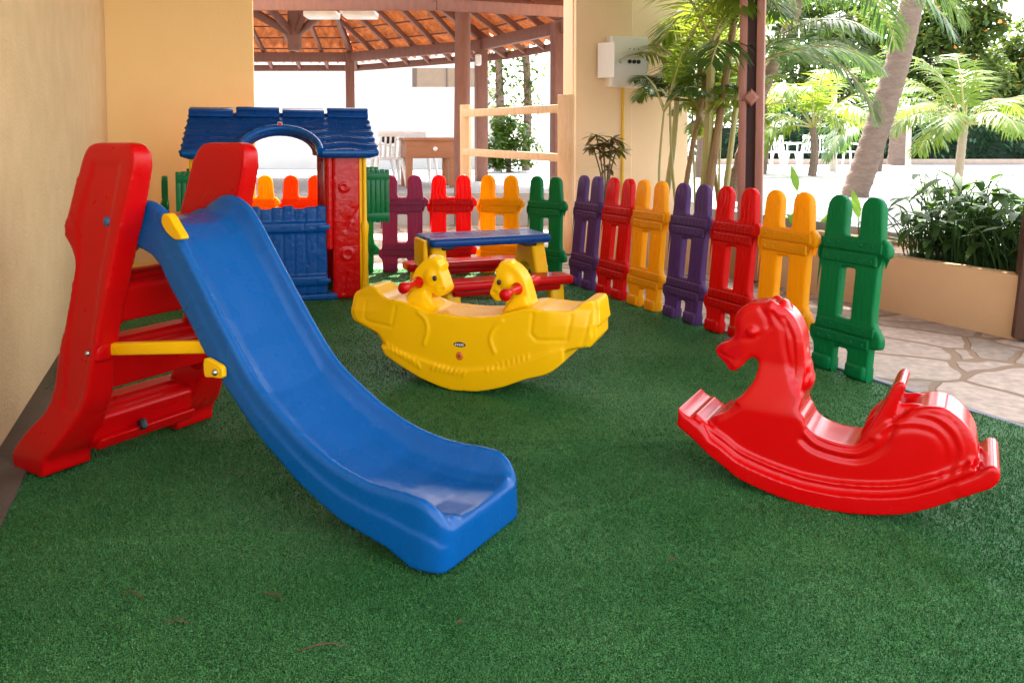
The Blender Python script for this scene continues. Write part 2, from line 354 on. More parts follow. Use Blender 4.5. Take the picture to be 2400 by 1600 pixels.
tag(poly_sheet('paving', [(-3.6, 7.05), (-.2, 7.05), (.3, 6.9), (pe[0].x, pe[0].y), (pe[1].x, pe[1].y), (9, -2), (9, 5), (3.4, 9), (1.5, 11.3), (-14, 11.3), (-14, 9.5)], -.012, FLAG), kind='structure')
# grey edging strip of the mat
mb = MB(); a, b = side_pt(-.1, .06), side_pt(6.5, .06); mb.bar((a.x, a.y, -.006), (b.x, b.y, -.006), .035, .02, .003)
tag(mb.obj('turf_edging', mat('edging strip', (.16, .18, .22), (.11, .12, .15), rough=.5)), 'grey edging strip along the fence side of the turf', 'edging')
# raised terrace beyond the planters, and the floor of the pavilion
PZ = .42
tag(poly_sheet('plaza', [(3.75, 3.6), (2.75, 6.9), (2.1, 8.4), (2.1, 11), (-40, 11), (-40, 90), (90, 90), (90, 3.6)], PZ, CONC, .46), kind='structure')

# ------------------------------------------------------------------ building: walls, posts, roof
def wall(name, a, b, z0, z1, t, m, label, cat='wall', side=1):
    a, b = Vector(a), Vector(b); d = (b - a).normalized(); n = Vector((-d.y, d.x)) * side
    mb = MB(); V = []
    for z in (z0, z1):
        for p in (a, b, b + n * t, a + n * t): V.append((p.x, p.y, z))
    mb._add(V, [(0, 1, 2, 3), (4, 5, 6, 7), (0, 1, 5, 4), (1, 2, 6, 5), (2, 3, 7, 6), (3, 0, 4, 7)])
    return tag(mb.obj(name, m, smooth=False, bevel=.012), label, cat)
CORN = Vector((-3.44, 7.0)); AX = Vector((.94, .342))
wall('stucco_wall', (-3.44 - .02, 7.0 - .05), (-.86, .33), -.04, 3.1, .2, WALL_L, 'long rough beige stucco wall beside the slide', side=-1)
wall('stucco_wall', CORN - AX * .2, CORN + AX * 1.17, -.04, 3.1, .25, WALL_Y, 'plain ochre yellow wall behind the blue roofed playhouse')
wa, wb = CORN + AX * 4.33, CORN + AX * 4.98
wall('stucco_wall', wa, CORN + AX * 5.72, -.04, 3.1, .25, WALL_P, 'peach wall carrying the grey meter box beside the palms')
# slim rendered pilaster that divides the peach wall
mb = MB(); q = CORN + AX * 4.66; q2 = q + Vector((.342, -.94)) * -.0
mb.box((q.x + .02, q.y - .02, 1.53), (.66, .06, 3.1), Matrix.Rotation(math.atan2(AX.y, AX.x), 3, 'Z'))
tag(mb.obj('pilaster', WALL_P, smooth=False, bevel=.01), 'shallow peach pilaster behind the yellow conduit', 'pilaster')
# skirting strip by the long wall
mb = MB(); mb.bar((-3.36, 6.8, -.002), (-.78, .35, -.002), .13, .016, .004)
tag(mb.obj('skirting', mat('dark skirting', (.10, .07, .05), (.06, .045, .03), rough=.7, bump=.3)), 'dark brown floor strip along the foot of the beige wall', 'skirting')
# unseen roof over the play area, outline bent to steer the sun patches
rp = [(-3.9, 6.9), (-3.55, 7.25), (-.6, 7.95), (1.0, 9.1), (1.65, 7.75), (2.75, 7.25), (4.0, 4.4), (4.2, 2.2), (-.6, .6), (-1.1, .9)]
tag(poly_sheet('ceiling', rp, 3.22, mat('roof underside', (.42, .24, .12), (.34, .19, .09), rough=.7, vscale=4), .12), kind='structure')
def post(name, x, y, w_, m, label, z1=3.1, gap=True, rz=R(-22)):
    t = thing(name, label, 'post', (x, y, 0), rz)
    if gap:
        for sx in (-1, 1): mb = MB(); mb.box((sx * w_ * .33, 0, z1 / 2), (w_ * .30, w_ * .62, z1), r=.006); mb.obj('plank', m, t)
        mb = MB(); mb.box((0, .02, z1 / 2), (w_ * .36, w_ * .3, z1)); mb.obj('core', mat('shaded gap timber', (.05, .018, .016), (.035, .012, .01), rough=.7), t)  # core coloured dark to stand for the shade between the planks
        for z in (1.47,):
            mb = MB(); t2 = bmesh.new(); bmesh.ops.create_cone(t2, cap_ends=True, segments=4, radius1=.075, radius2=.045, depth=.06)
            t2.transform(Matrix.Translation((0, -w_ * .31 - .02, z)) @ Matrix.Rotation(R(90), 4, 'X')); mb.merge(t2); mb.obj('diamond_block', m, t, ang=20, bevel=.004)
        for z in (.5, 1.45): mb = MB(); mb.ell((-w_ * .33, -w_ * .31, z), (.008, .004, .008), 8); mb.obj('bolt', DARK, t)
    else:
        mb = MB(); mb.box((0, 0, z1 / 2), (w_, w_, z1), r=.008); mb.obj('shaft', m, t)
    return t
p = at(1757, 560, 6.55)
post('timber_post', p.x, p.y, .20, WOOD_R, 'double red brown timber post with diamond block before the palms')
p = at(2392, 780, 4.58)
LP = post('timber_post', p.x + .035, p.y, .16, mat('shaded brown timber', (.085, .032, .014), (.06, .022, .01), rough=.6, vscale=7, stretch=(6, 6, .5), bump=.2, bscale=14), 'dark brown timber post at the right end of the low planter', gap=False); LP.rotation_euler[1] = R(4.2)  # darker copy of the post timber, shade put into its colour

# ------------------------------------------------------------------ planters
def planter(name, a, b, h, depth, label, side=1):
    a, b = Vector(a), Vector(b); d = (b - a).normalized(); n = Vector((-d.y, d.x)) * side
    t = thing(name, label, 'planter', (a.x, a.y, 0))
    def seg(p0, p1, th, z0, z1, r=.01):
        mb = MB(); mb.bar((p0.x - a.x, p0.y - a.y, (z0 + z1) / 2), (p1.x - a.x, p1.y - a.y, (z0 + z1) / 2), th, z1 - z0, r); return mb
    seg(a, b, .12, -.03, h).obj('front_wall', PLANT_W, t)
    mb = seg(a + n * depth * .5 - n * 0, b + n * depth * .5, depth - .16, h - .10, h - .03, 0); mb.obj('soil', SOIL, t, smooth=False)
    mb = seg(a + n * (depth - .02), b + n * (depth - .02), .1, -.03, h); mb.obj('back_wall', PLANT_W, t)
    return t
pa, pb = Vector((2.93, 4.60)), Vector((1.98, 6.66))
planter('planter', pa, pb, .36, .72, 'long low beige planter of dark leaves behind the green panel', side=-1)
pc, pd = Vector((1.92, 6.78)), Vector((.72, 7.75))
planter('planter', pc, pd, .33, .75, 'beige planter bed under the areca palms', side=-1)

# ------------------------------------------------------------------ slide
SL = thing('slide', 'red and blue plastic toddler slide beside the beige wall', 'slide', (-1.590, 2.664, 0), R(-30.5))
st = [(0, -.15, .03, .0, .17), (.05, -.16, .035, .0, .175), (.09, -.13, .07, .005, .17), (.14, -.09, .11, .02, .165), (.20, -.03, .15, .04, .16), (.27, .0, .19, .055, .155), (.40, .03, .225, .06, .15),
      (.58, .085, .275, .07, .15), (.66, .105, .30, .072, .155), (.72, .115, .315, .075, .16), (.77, .09, .33, .078, .162), (.815, .05, .345, .08, .163), (.86, .062, .365, .08, .163),
      (.95, .10, .395, .085, .163), (1.04, .135, .42, .09, .163), (1.085, .16, .42, .092, .16), (1.108, .185, .40, .095, .157), (1.117, .215, .37, .10, .15)]
def ring(z, s0, s1, w0, w1):
    return [(s0, w0, z), (s0 * .5 + s1 * .5, w0, z), (s1, w0, z), (s1, (w0 + w1) / 2, z), (s1, w1, z), ((s0 + s1) / 2, w1, z), (s0, w1, z), (s0, (w0 + w1) / 2, z)]
ear = [(.10, .84), (.20, 1.075), (.385, 1.075), (.33, .84), (.24, .45), (.18, .24)]
def em_frame(sgn):
    def f(V, N):
        out = np.zeros(len(V))
        ins = inside(V[:, 0], V[:, 2], [(.125, .86), (.205, 1.06), (.365, 1.06), (.315, .86), (.27, .70), (.20, .35), (.15, .22), (.06, .22), (.09, .5), (.14, .74)])
        d = pl_dist(V, [(.125, .86), (.205, 1.06), (.365, 1.06), (.315, .86), (.27, .70), (.20, .35), (.15, .22)])
        m = N[:, 1] * sgn < -.6
        out -= np.where(m & ins, .006 * np.clip(d / .02, 0, 1), 0)
        return out
    return f
st_f = smoothline(st, 4)
for sgn in (1, -1):
    mb = MB(); mb.loft([[(x, y if sgn > 0 else .69 - y, z) for x, y, z in ring(*s)] for s in st_f])
    mb.fuse('side_frame', RED, SL, .008, 5, em_frame(sgn))
def sfr(z): return float(np.interp(z, [s[0] for s in st], [s[2] for s in st]))
for k, z0 in enumerate((.165, .40, .635)):
    sf = sfr(z0) - .012; hb = .115 if k else .09
    pr = [(sf, z0), (sf - .012, z0 + .018), (sf - .15, z0 + .045), (sf - .165, z0 + .02), (sf - .06, z0 - .03), (sf - .075, z0 - hb), (sf - .035, z0 - hb)]
    mb = MB(); mb.prism(pr, .145, .545)
    for j in (.045, .085): mb.prism([(sf - j + .008, z0 + .02 + j * .12), (sf - j, z0 + .034 + j * .18), (sf - j - .008, z0 + .02 + j * .18)], .185, .50)
    mb.fuse('step', RED, SL, .0065, 3)
mb = MB(); mb.prism([(.02, .055), (.10, .055), (.125, .10), (.045, .10)], .15, .54); mb.obj('lower_rail', RED, SL, bevel=.012)
mb = MB(); mb.box((.118, .31, .105), (.03, .028, .04), Matrix.Rotation(R(-30), 3, 'Y'), .01); mb.obj('rubber_plug', DARK, SL)
mb = MB(); mb.box((.17, .345, .838), (.24, .34, .034), r=.012); mb.obj('platform', RED, SL)
# corner posts that widen the frame into rounded openings
for k, z0 in enumerate((.165, .40, .635)):
    for sy in (0, 1):
        mb = MB(); yy = .15 if sy == 0 else .54; dy = .05 if sy == 0 else -.05; sf = sfr(z0 + .12) - .03
        mb._add([(sf, yy, z0 + .135), (sf, yy + dy, z0 + .135), (sf - .02, yy, z0 + .08), (sf - .05, yy, z0 + .135), (sf - .05, yy + dy, z0 + .135), (sf - .06, yy, z0 + .08)],
                [(0, 1, 2), (3, 5, 4), (0, 3, 4, 1), (1, 4, 5, 2), (2, 5, 3, 0)])
        mb.obj('gusset', RED, SL, smooth=False, bevel=.006)
# chute
W = .37; W0 = .164
rim = [(.235, .885), (.31, .922), (.366, .930), (.424, .914), (.48, .873), (.57, .757), (.615, .697), (.72, .56), (.834, .425), (.93, .348), (1.04, .277), (1.155, .225), (1.26, .199), (1.34, .192), (1.42, .192), (1.47, .186), (1.505, .166), (1.527, .140)]
flo = [(.235, .862), (.33, .858), (.40, .842), (.47, .79), (.57, .67), (.7, .50), (.834, .345), (.95, .258), (1.06, .193), (1.18, .142), (1.3, .118), (1.42, .112), (1.49, .118), (1.53, .122)]
bot = [(.235, .79), (.32, .775), (.39, .756), (.437, .722), (.474, .665), (.541, .589), (.583, .538), (.651, .453), (.731, .375), (.852, .265), (1.033, .145), (1.137, .095), (1.207, .068), (1.3, .048), (1.36, .036), (1.41, .015), (1.44, .002), (1.535, .0)]
rm = smoothline(rim, 4); secs = []
fx = [p[0] for p in flo]; fz = [p[1] for p in flo]; bx_ = [p[0] for p in bot]; bz = [p[1] for p in bot]
for s, z in rm:
    e = .010 * max(0, min(1, (s - .4) / .9)); q = max(0., s - 1.455) / .092; ins = .042 * (1 - math.sqrt(max(0., 1 - q * q)))
    f = min(float(np.interp(s, fx, fz)), z - .012); b = min(float(np.interp(s, bx_, bz)), f - .05)
    hf = [(0.0 - e * .3, b), (0. - e * .3, b + (z - b) * .50), (.002, b + (z - b) * .53), (.003, z - .018), (.010, z - .004), (.021, z), (.032, z - .006), (.046, (z + f) / 2), (.064, f + .014), (.10, f), (W / 2, f - .004)]
    hf = [(y + ins * (1 - y / (W / 2)), zz) for y, zz in hf]; fl = .05 * max(0., min(1., (s - .9) / .55))
    r1 = [(s, W0 + y, zz) for y, zz in hf]; r2 = [(s, W0 + W + fl - y, zz) for y, zz in hf[:-1]][::-1]
    secs.append(r1 + r2)
last = secs[-1]
secs.append([(1.538, W0 + W / 2 + (y - W0 - W / 2) * .93, min(z, .118) if z > .05 else z + .006) for x, y, z in last]); secs.append([(1.547, W0 + W / 2 + (y - W0 - W / 2) * .80, .012 + (min(z, .122)) * .80) for x, y, z in last])
mb = MB(); mb.loft(secs); mb.fuse('chute', plastic('chute blue plastic', (.0005, .078, .275), col2=(.003, .085, .285), rough=.27, spec=.25, rvar=.1, vscale=3, stretch=(.8, 16, .8), var=.2), SL, .0058, 4)
def outline_plate(name, pts, y, th, bev, m, parent, n=5):
    return mesh_obj(name, plate([smoothline(pts, n, True)], th, bev, y), m, parent)
outline_plate('hand_hole_cap', [(.464, .889), (.492, .890), (.525, .855), (.555, .820), (.535, .812), (.511, .815), (.475, .837), (.456, .864)], W0 - .006, .03, .005, YEL_B, SL)
for yy, y2 in ((.125, .205), (.565, .485)):
    mb = MB(); mb.bar((.21, yy, .432), (.665, y2, .482), .026, .042, .008); mb.obj('brace', YEL, SL)
    y3 = W0 - .022 if yy < .3 else W0 + W + .004
    outline_plate('brace_tab', [(.668, .458), (.715, .452), (.745, .442), (.750, .425), (.745, .408), (.70, .404), (.668, .404)], y3, .018, .004, YEL, SL, 3)
    yb = W0 - .026 if yy < .3 else W0 + W + .026
    for q in ((.722, yb, .424), (.20, .062 if yy < .3 else .63, .43)): mb = MB(); mb.ell(q, (.010, .010, .010), 10); mb.obj('bolt', METAL, SL)
    mb = MB(); mb.box((.215, .10 if yy < .3 else .59, .435), (.05, .07, .075), r=.018); mb.obj('bracket', RED, SL)
mb = MB(); mb.ell((.285, .088, .864), (.017, .012, .017), 14); mb.obj('bolt_cap', mat('faded blue cap', (.03, .10, .22), rough=.4), SL)

# ------------------------------------------------------------------ red rocking horse
HS = thing('rocking_horse', 'glossy red plastic rocking horse with a seat back', 'rocking horse', (.9654, 2.3979, 0), R(-30))
hbot = [(-.485, .19), (-.474, .176), (-.432, .143), (-.38, .101), (-.329, .071), (-.279, .041), (-.183, .015), (-.089, .001), (0, 0), (.086, .01), (.149, .023), (.209, .042), (.268, .072), (.325, .107), (.37, .137)]
body = [(-.37, .10), (-.39, .165), (-.379, .215), (-.342, .235), (-.287, .288), (-.257, .334), (-.19, .36), (-.11, .34), (-.11, .286), (-.097, .263), (-.085, .236), (-.05, .212), (.02, .200), (.066, .205), (.09, .225), (.135, .27), (.173, .308), (.193, .325), (.226, .345), (.259, .355), (.296, .354), (.336, .328), (.361, .298), (.376, .259), (.377, .214), (.365, .165), (.34, .11), (.268, .085), (.209, .055), (.086, .025), (0, .012), (-.09, .014), (-.18, .03), (-.279, .055), (-.33, .085)]
head = [(-.31, .25), (-.287, .288), (-.257, .334), (-.243, .38), (-.241, .405), (-.252, .420), (-.272, .416), (-.298, .388), (-.312, .372), (-.326, .366), (-.339, .372), (-.352, .388), (-.371, .402), (-.385, .418), (-.384, .434), (-.365, .452), (-.335, .466), (-.32, .492), (-.322, .528), (-.317, .556), (-.290, .586), (-.251, .600), (-.202, .603), (-.163, .592), (-.129, .559), (-.109, .517), (-.102, .477), (-.098, .398), (-.104, .347), (-.108, .286), (-.10, .25)]
mb = MB()
hbot = smoothline(hbot, 4)
run = hbot + [(p[0], p[1] + .055) for p in hbot[::-1]]
mb.prism(run, .005, .265)
mb.prism([(p[0], p[1] + .0) for p in hbot[8:]] + [(p[0], p[1] + .085) for p in hbot[8:][::-1]], .022, .248)
body = smoothline(body, 4, True); head = smoothline(head, 4, True)
mb.prism(body, .045, .225)
mb.prism([(p[0] * .95 - .0, .014 + p[1] * .93) for p in body], .036, .234)
mb.prism(head, .048, .222)
hin = [(-.225 + (x + .225) * .86, .47 + (z - .47) * .90) for x, z in head]; mb.prism(hin, .036, .234)
for sy in (-1, 1):
    mb.ell((-.262, .135 + sy * .097, .506), (.020, .022, .018), 12)                 # eye
    mb.ell((-.205, .135 + sy * .078, .585), (.020, .030, .030), 10)                 # ear
    mb.ell((-.355, .135 + sy * .085, .425), (.012, .018, .011), 10)
    mb.ell((.225, .135 + sy * .058, .205), (.16, .040, .145), 28)
for a in range(7):                                                                    # mane
    t = a / 6; mb.ell((-.135 + .035 * t - .04 * (1 - t) ** 2, .135, .575 - .21 * t), (.026, .085 - .01 * t, .040), 12)
mb.prism([(.068, .21), (.112, .215), (.150, .30), (.193, .400), (.188, .414), (.173, .415), (.160, .403), (.125, .32)], .045, .225)   # seat back
for q in ([(-.49, .182), (-.468, .222), (-.40, .196), (-.365, .135), (-.40, .12)], smoothline([(.325, .15), (.345, .122), (.375, .138), (.412, .160), (.434, .190), (.430, .218), (.412, .226), (.392, .210), (.365, .178)], 3, True)):
    mb.prism(q, .002, .268)
def em_horse(V, N):
    o = groove(V, N, smoothline([(.16, .299), (.201, .315), (.261, .317), (.301, .292), (.321, .26), (.325, .23), (.307, .177)], 4), -.006, .012)
    o += groove(V, N, smoothline([(.185, .322), (.215, .332), (.259, .339), (.307, .325), (.339, .285), (.352, .238), (.337, .189)], 4), -.005, .008)
    o += groove(V, N, smoothline([(.13, .25), (.17, .275), (.22, .288), (.27, .28), (.295, .25), (.298, .21), (.28, .165)], 4), -.003, .010)
    o += groove(V, N, smoothline([(-.076, .228), (-.053, .206), (-.008, .192), (.06, .196), (.10, .225)], 4), -.008, .008)
    o += groove(V, N, smoothline([(-.095, .196), (-.06, .172), (.014, .160), (.079, .168), (.135, .215), (.16, .28)], 4), -.008, .009)
    o += groove(V, N, [(p[0], p[1] + .07) for p in hbot[8::4]], -.004, .010)
    o += groove(V, N, [(-.16, .56), (-.135, .50), (-.128, .44), (-.125, .37)], -.009, .010) + groove(V, N, [(-.20, .575), (-.165, .53), (-.155, .46), (-.14, .40)], -.006, .007)
    o += groove(V, N, [(-.235, .585), (-.215, .555), (-.21, .53)], -.006, .008) + groove(V, N, [(-.372, .418), (-.345, .412), (-.325, .405)], -.006, .006)
    o += groove(V, N, [(-.29, .478), (-.262, .484), (-.24, .498)], -.004, .006)
    return o
hb = mb.fuse('body', RED_G, HS, .0058, 5, em_horse)
for v in hb.data.vertices:                              # chest and rump are broad, neck and head slim
    t = max(0., min(1., (v.co.z - .25) / .17)); t = t * t * (3 - 2 * t); f = 1 - .40 * t * max(0., min(1., (.02 - v.co.x) / .06))
    m_ = max(0., min(1., (-.29 - v.co.x) / .09)) * t; v.co.y = .135 + (v.co.y - .135) * (f - .14 * m_)

# ------------------------------------------------------------------ yellow double rocker
RK = thing('rocker', 'yellow double horse rocker with red handles', 'rocker', (-.2693, 3.6172, 0), R(-20))
rbot = [(.635, .243), (.561, .226), (.50, .205), (.42, .165), (.344, .115), (.232, .055), (.117, .022), (0, .014), (-.09, .026), (-.18, .058), (-.267, .10), (-.341, .145), (-.397, .215), (-.461, .243), (-.525, .272), (-.541, .317)]
hull = rbot + [(-.53, .421), (-.51, .452), (-.465, .472), (-.425, .468), (-.395, .428), (-.345, .398), (-.252, .385), (-.13, .345), (-.05, .340), (.06, .338), (.2, .350), (.35, .395), (.43, .392), (.55, .398), (.590, .420), (.622, .446), (.646, .455), (.663, .444), (.670, .385), (.672, .34), (.660, .335), (.662, .28)]
base = [(.524, .175), (.454, .118), (.344, .080), (.232, .033), (.117, .004), (.05, 0), (-.02, 0), (-.09, .016), (-.18, .046), (-.267, .088), (-.345, .128), (-.37, .17), (-.24, .14), (0, .09), (.25, .12), (.45, .21), (.52, .23)]
hull = smoothline(rbot, 4) + smoothline(hull[len(rbot):], 3); base = smoothline(base[:11], 4) + base[11:]
mb = MB(); mb.prism(hull, .012, .262); mb.prism(base, -.008, .33); mb.prism([(p[0] * .965 + .002, p[1] * .97 + .01) for p in hull], .0, .274)
hl = [(-.325, .36), (-.302, .385), (-.286, .41), (-.268, .461), (-.244, .526), (-.2, .574), (-.156, .594), (-.125, .594), (-.108, .585), (-.102, .57), (-.088, .558), (-.095, .54), (-.086, .518), (-.070, .48), (-.060, .455), (-.066, .438), (-.082, .424), (-.101, .415), (-.12, .42), (-.142, .436), (-.146, .41), (-.138, .385), (-.102, .347), (-.08, .32), (-.32, .32)]
hl = [(-.17 + (x + .17) * .90, z - .018 * min(1, max(0, (z - .33) / .08))) for x, z in hl]
hl = smoothline(hl[:-1], 4) + [hl[-1]]
mb.prism(hl, .088, .187); mb.prism([(.075 - p[0], p[1]) for p in hl], .088, .187)
for f in (lambda x: x, lambda x: .075 - x):
    mb.ell((f(-.152), .1375, .488), (.056, .064, .072), 24); mb.ell((f(-.112), .1375, .440), (.036, .058, .032), 18)
    for k in range(5): mb.prism([(f(x), z) for x, z in ((-.305 + .008 * k, .33), (-.272 + .008 * k, .38 + .012 * k), (-.165 - .005 * k, .375 + .012 * k), (-.115 - .005 * k, .33))], .046 + .007 * k, .229 - .007 * k)
    for k, (x, z) in enumerate(((-.137, .576), (-.121, .566), (-.110, .548), (-.162, .577))): mb.ell((f(x), .1375, z), (.013, .042, .012), 12)
def em_rock(V, N):
    o = np.zeros(len(V))
    for q in ([(-.453, .385), (-.461, .288), (-.435, .273), (-.309, .262), (-.289, .355)], [(.382, .372), (.372, .288), (.399, .259), (.534, .268), (.552, .375)]): o += groove(V, N, fillet(q, .02)[3:-3] if 0 else q, -.0045, .007)
    o += groove(V, N, smoothline([(-.170, .34), (-.135, .31), (-.124, .259), (-.143, .196)], 4), .006, .008) + groove(V, N, smoothline([(.24, .33), (.205, .30), (.184, .246), (.204, .188)], 4), .006, .008)
    for k in range(8): x = -.335 + k * .023; z = .165 - k * .0105; o += groove(V, N, [(x, z + .02), (x + .014, z - .006)], .006, .005)
    for k in range(8): x = -.10 + k * .022; z = .085 - k * .002; o += groove(V, N, [(x + .012, z + .02), (x, z)], .006, .005)
    for k in range(9): x = .17 + k * .024; z = .10 + k * .0095; o += groove(V, N, [(x, z + .016), (x, z)], .005, .005)
    o += groove(V, N, [(-.112, .437), (-.098, .436), (-.085, .44)], -.006, .004) + groove(V, N, [(.187, .437), (.173, .436), (.160, .44)], -.006, .004)
    o += groove(V, N, smoothline([(.60, .25), (.622, .33), (.63, .40), (.655, .465)], 4), -.004, .007)
    return o
hu = mb.fuse('hull', YEL, RK, .0064, 4, em_rock)
for v in hu.data.vertices:                              # the hull narrows towards both ends
    t = max(0., min(1., (-v.co.x - .30) / .2)); up = max(0., min(1., (v.co.z - .33) / .08)); t2 = max(0., min(1., (v.co.x - .45) / .2)); k = 1 - .30 * t - .40 * t * up - .12 * t2 - .18 * t2 * up
    v.co.y = .137 + (v.co.y - .137) * k - .062 * t * (.4 + .6 * up); v.co.z -= .040 * t * max(0, (v.co.z - .3) / .15) + .012 * t2 * up
for x in (-.152, .227):
    sx = 1 if x < 0 else -1; mb = MB()
    xc = x - sx * .055
    mb.tube([(xc, -.07, .462), (xc, -.055, .462), (xc, -.03, .463), (xc, .03, .464), (xc, .06, .464), (xc, .075, .464)], [.021, .026, .016, .016, .021, .028], 14); mb.ell((xc, -.075, .462), (.027, .016, .027), 12)
    mb.obj('handle', RED, RK, ang=50)
    mb = MB(); mb.tube([(xc, .35, .462), (xc, .33, .462), (xc, .24, .463), (xc, .2, .464)], [.024, .026, .016, .028], 14); mb.obj('handle', RED, RK, ang=50)
    for ye in (.074, .201): mb = MB(); mb.ell((-.122 if x < 0 else .197, ye, .488), (.010, .010, .013), 12); mb.obj('eye', DARK, RK)
mb = MB(); mb.ell((.036, .0, .209), (.030, .004, .012), 20); bd = mb.obj('badge', mat('badge rim', (.02, .02, .05), rough=.3), RK)
mb = MB()
for k in range(5): mb.box((.018 + k * .009, -.0045, .209), (.005, .002, .010))
mb.obj('badge_print', mat('badge print', (.8, .72, .72), rough=.4), bd, smooth=False)
mb = MB(); mb.ell((.035, .0, .157), (.018, .004, .020), 18); st_ = mb.obj('sticker', mat('orange sticker', (.75, .16, .01), rough=.4), RK)
mb = MB(); mb.ell((.035, -.003, .157), (.006, .003, .008), 10); mb.obj('sticker_print', mat('brown print', (.12, .05, .02), rough=.4), st_)

# ------------------------------------------------------------------ picnic table
TB = thing('picnic_table', 'small picnic table with blue top, red benches and yellow ends', 'table', (-.200, 5.60, 0), R(22))
tp = fillet([(-.44, -.215), (.44, -.215), (.44, .215), (-.44, .215)], .06)
me = plate([[(x, y) for x, y in tp]], .058, .022, 0); me.transform(Matrix(((1, 0, 0, 0), (0, 0, -1, 0), (0, 1, 0, .425), (0, 0, 0, 1)))); me.transform(Matrix.Translation((0, 0, .0)))
mesh_obj('table_top', me, BLUE_D, TB)
for k, yb in enumerate((-.43, .43)):
    q = fillet([(-.45, -.105), (.45, -.105), (.45, .105), (-.45, .105)], .05); me = plate([q], .055, .018, 0)
    me.transform(Matrix(((1, 0, 0, 0), (0, 0, -1, yb), (0, 1, 0, .190), (0, 0, 0, 1)))); mesh_obj('bench', me, RED, TB)
    mb = MB(); mb.box((0, yb, .172), (.74, .10, .05), r=.015); mb.obj('bench_rail', RED, TB)
for sx in (-1, 1):
    x0 = sx * .36
    lp = fillet([(-.50, 0), (-.40, 0), (-.355, .21), (-.17, .21), (-.09, .40), (-.13, .455), (.13, .455), (.09, .40), (.17, .21), (.355, .21), (.40, 0), (.50, 0), (.45, .24), (.24, .27), (.175, .46), (.19, .475), (-.19, .475), (-.175, .46), (-.24, .27), (-.45, .24)], .03)
    leg = [(-.47, 0), (-.385, 0), (-.36, .135), (-.17, .14), (-.07, .25), (0, .27), (.07, .25), (.17, .14), (.36, .135), (.385, 0), (.47, 0), (.45, .185), (.22, .195), (.13, .43), (-.13, .43), (-.22, .195), (-.45, .185)]
    me = plate([fillet(leg, .03)], .10, .022, 0); me.transform(Matrix(((0, 1, 0, x0 - .05), (1, 0, 0, 0), (0, 0, 1, 0), (0, 0, 0, 1)))); me.flip_normals(); mesh_obj('end_frame', me, YEL, TB)
    mb = MB(); mb.ell((sx * .415, -.05, .37), (.006, .018, .022), 12); mb.obj('grip_hole_shade', DARK, TB)  # black dome stands in for the shaded depth of a hole
    mb = MB(); mb.box((sx * .30, 0, .415), (.09, .30, .035), r=.012); mb.obj('bracket', mat('dark bracket', (.02, .03, .06), rough=.4), TB)
# end panel that rises past the top at the left end
mb = MB(); mb.box((-.452, -.02, .375), (.035, .24, .19), r=.014); mb.obj('end_panel', YEL, TB)

# ------------------------------------------------------------------ playhouse
PH = thing('playhouse', 'plastic playhouse with blue shingled roof, red front and green shutters', 'playhouse', (-1.60, 5.64, 0), R(16))
def bark_em(amp, sc_, seed):
    def f(V, N):
        g = np.random.default_rng(seed); o = np.zeros(len(V))
        for k in range(26):
            x0, z0 = g.uniform(-.55, .55), g.uniform(.02, 1.0); a = g.uniform(.9, 1.7); L_ = g.uniform(.03, .11)
            o += groove(V, N, [(x0, z0), (x0 + math.cos(a) * L_, z0 + math.sin(a) * L_)], amp * g.choice([-1, 1]), g.uniform(.005, .010))
        for x0, z0, r in ((.44, .32, .035), (.42, .80, .025), (-.44, .35, .03)): o += np.where(np.abs(N[:, 1]) > .3, amp * 1.4 * np.exp(-((np.hypot(V[:, 0] - x0, V[:, 2] - z0) - r) / .008) ** 2), 0)
        return o
    return f
RED_H = plastic('house red plastic', (.52, .001, .002), rough=.2, bump=.5, bscale=22, bdist=.012, coat=.2)
BLUE_H = plastic('door blue plastic', (.004, .07, .27), rough=.25, bump=.5, bscale=26, bdist=.01)
for sx in (-1, 1):
    mb = MB(); mb.box((sx * .435, .03, .53), (.195, .09, 1.06), r=.02); mb.fuse('front_panel', RED_H, PH, .009, 3, bark_em(.006, 1, 5))
    mb = MB(); mb.tube([(sx * .318, -.005, .36), (sx * .318, -.005, 1.05)], .024, 12); mb.box((sx * .31, .03, .70), (.05, .05, .68), r=.01); mb.obj('door_jamb', RED_H, PH)
    # side wall with a window opening
    wl = fillet([(.0, 0), (.12, 0), (.14, .05), (.66, .05), (.70, 0), (.82, 0), (.82, 1.06), (.41, 1.30), (.0, 1.06)], .03); ho = fillet([(.22, .55), (.60, .55), (.60, .93), (.22, .93)], .04)
    me = plate([wl, ho], .05, .012, 0); me.transform(Matrix(((0, -1, 0, sx * .555), (1, 0, 0, 0), (0, 0, 1, 0), (0, 0, 0, 1)))); mesh_obj('side_wall', me, YEL, PH)
    mb = MB()
    mb.tube([(sx * .566, .0, z) for z in (.02, .08, .14, .22, .30, .38, .46, .52, .56, .8, 1.04)], [.026, .030, .024, .020, .024, .019, .024, .030, .016, .014, .014], 10)
    mb.obj('corner_trim', YEL, PH)
    for yy in (.06, .74):
        mb = MB()
        for k in range(5): mb.box((sx * ((.598 if sx > 0 else .535) + .034 * k), yy - (0 if sx > 0 else .09), .725 + .003 * (k % 2)), (.0325, .022, .385), r=.006)
        for z in (.58, .87): mb.box((sx * (.667 if sx > 0 else .604), yy - .012 - (0 if sx > 0 else .09), z), (.165, .012, .05), r=.005)
        mb.obj('shutter', GRN_D, PH)
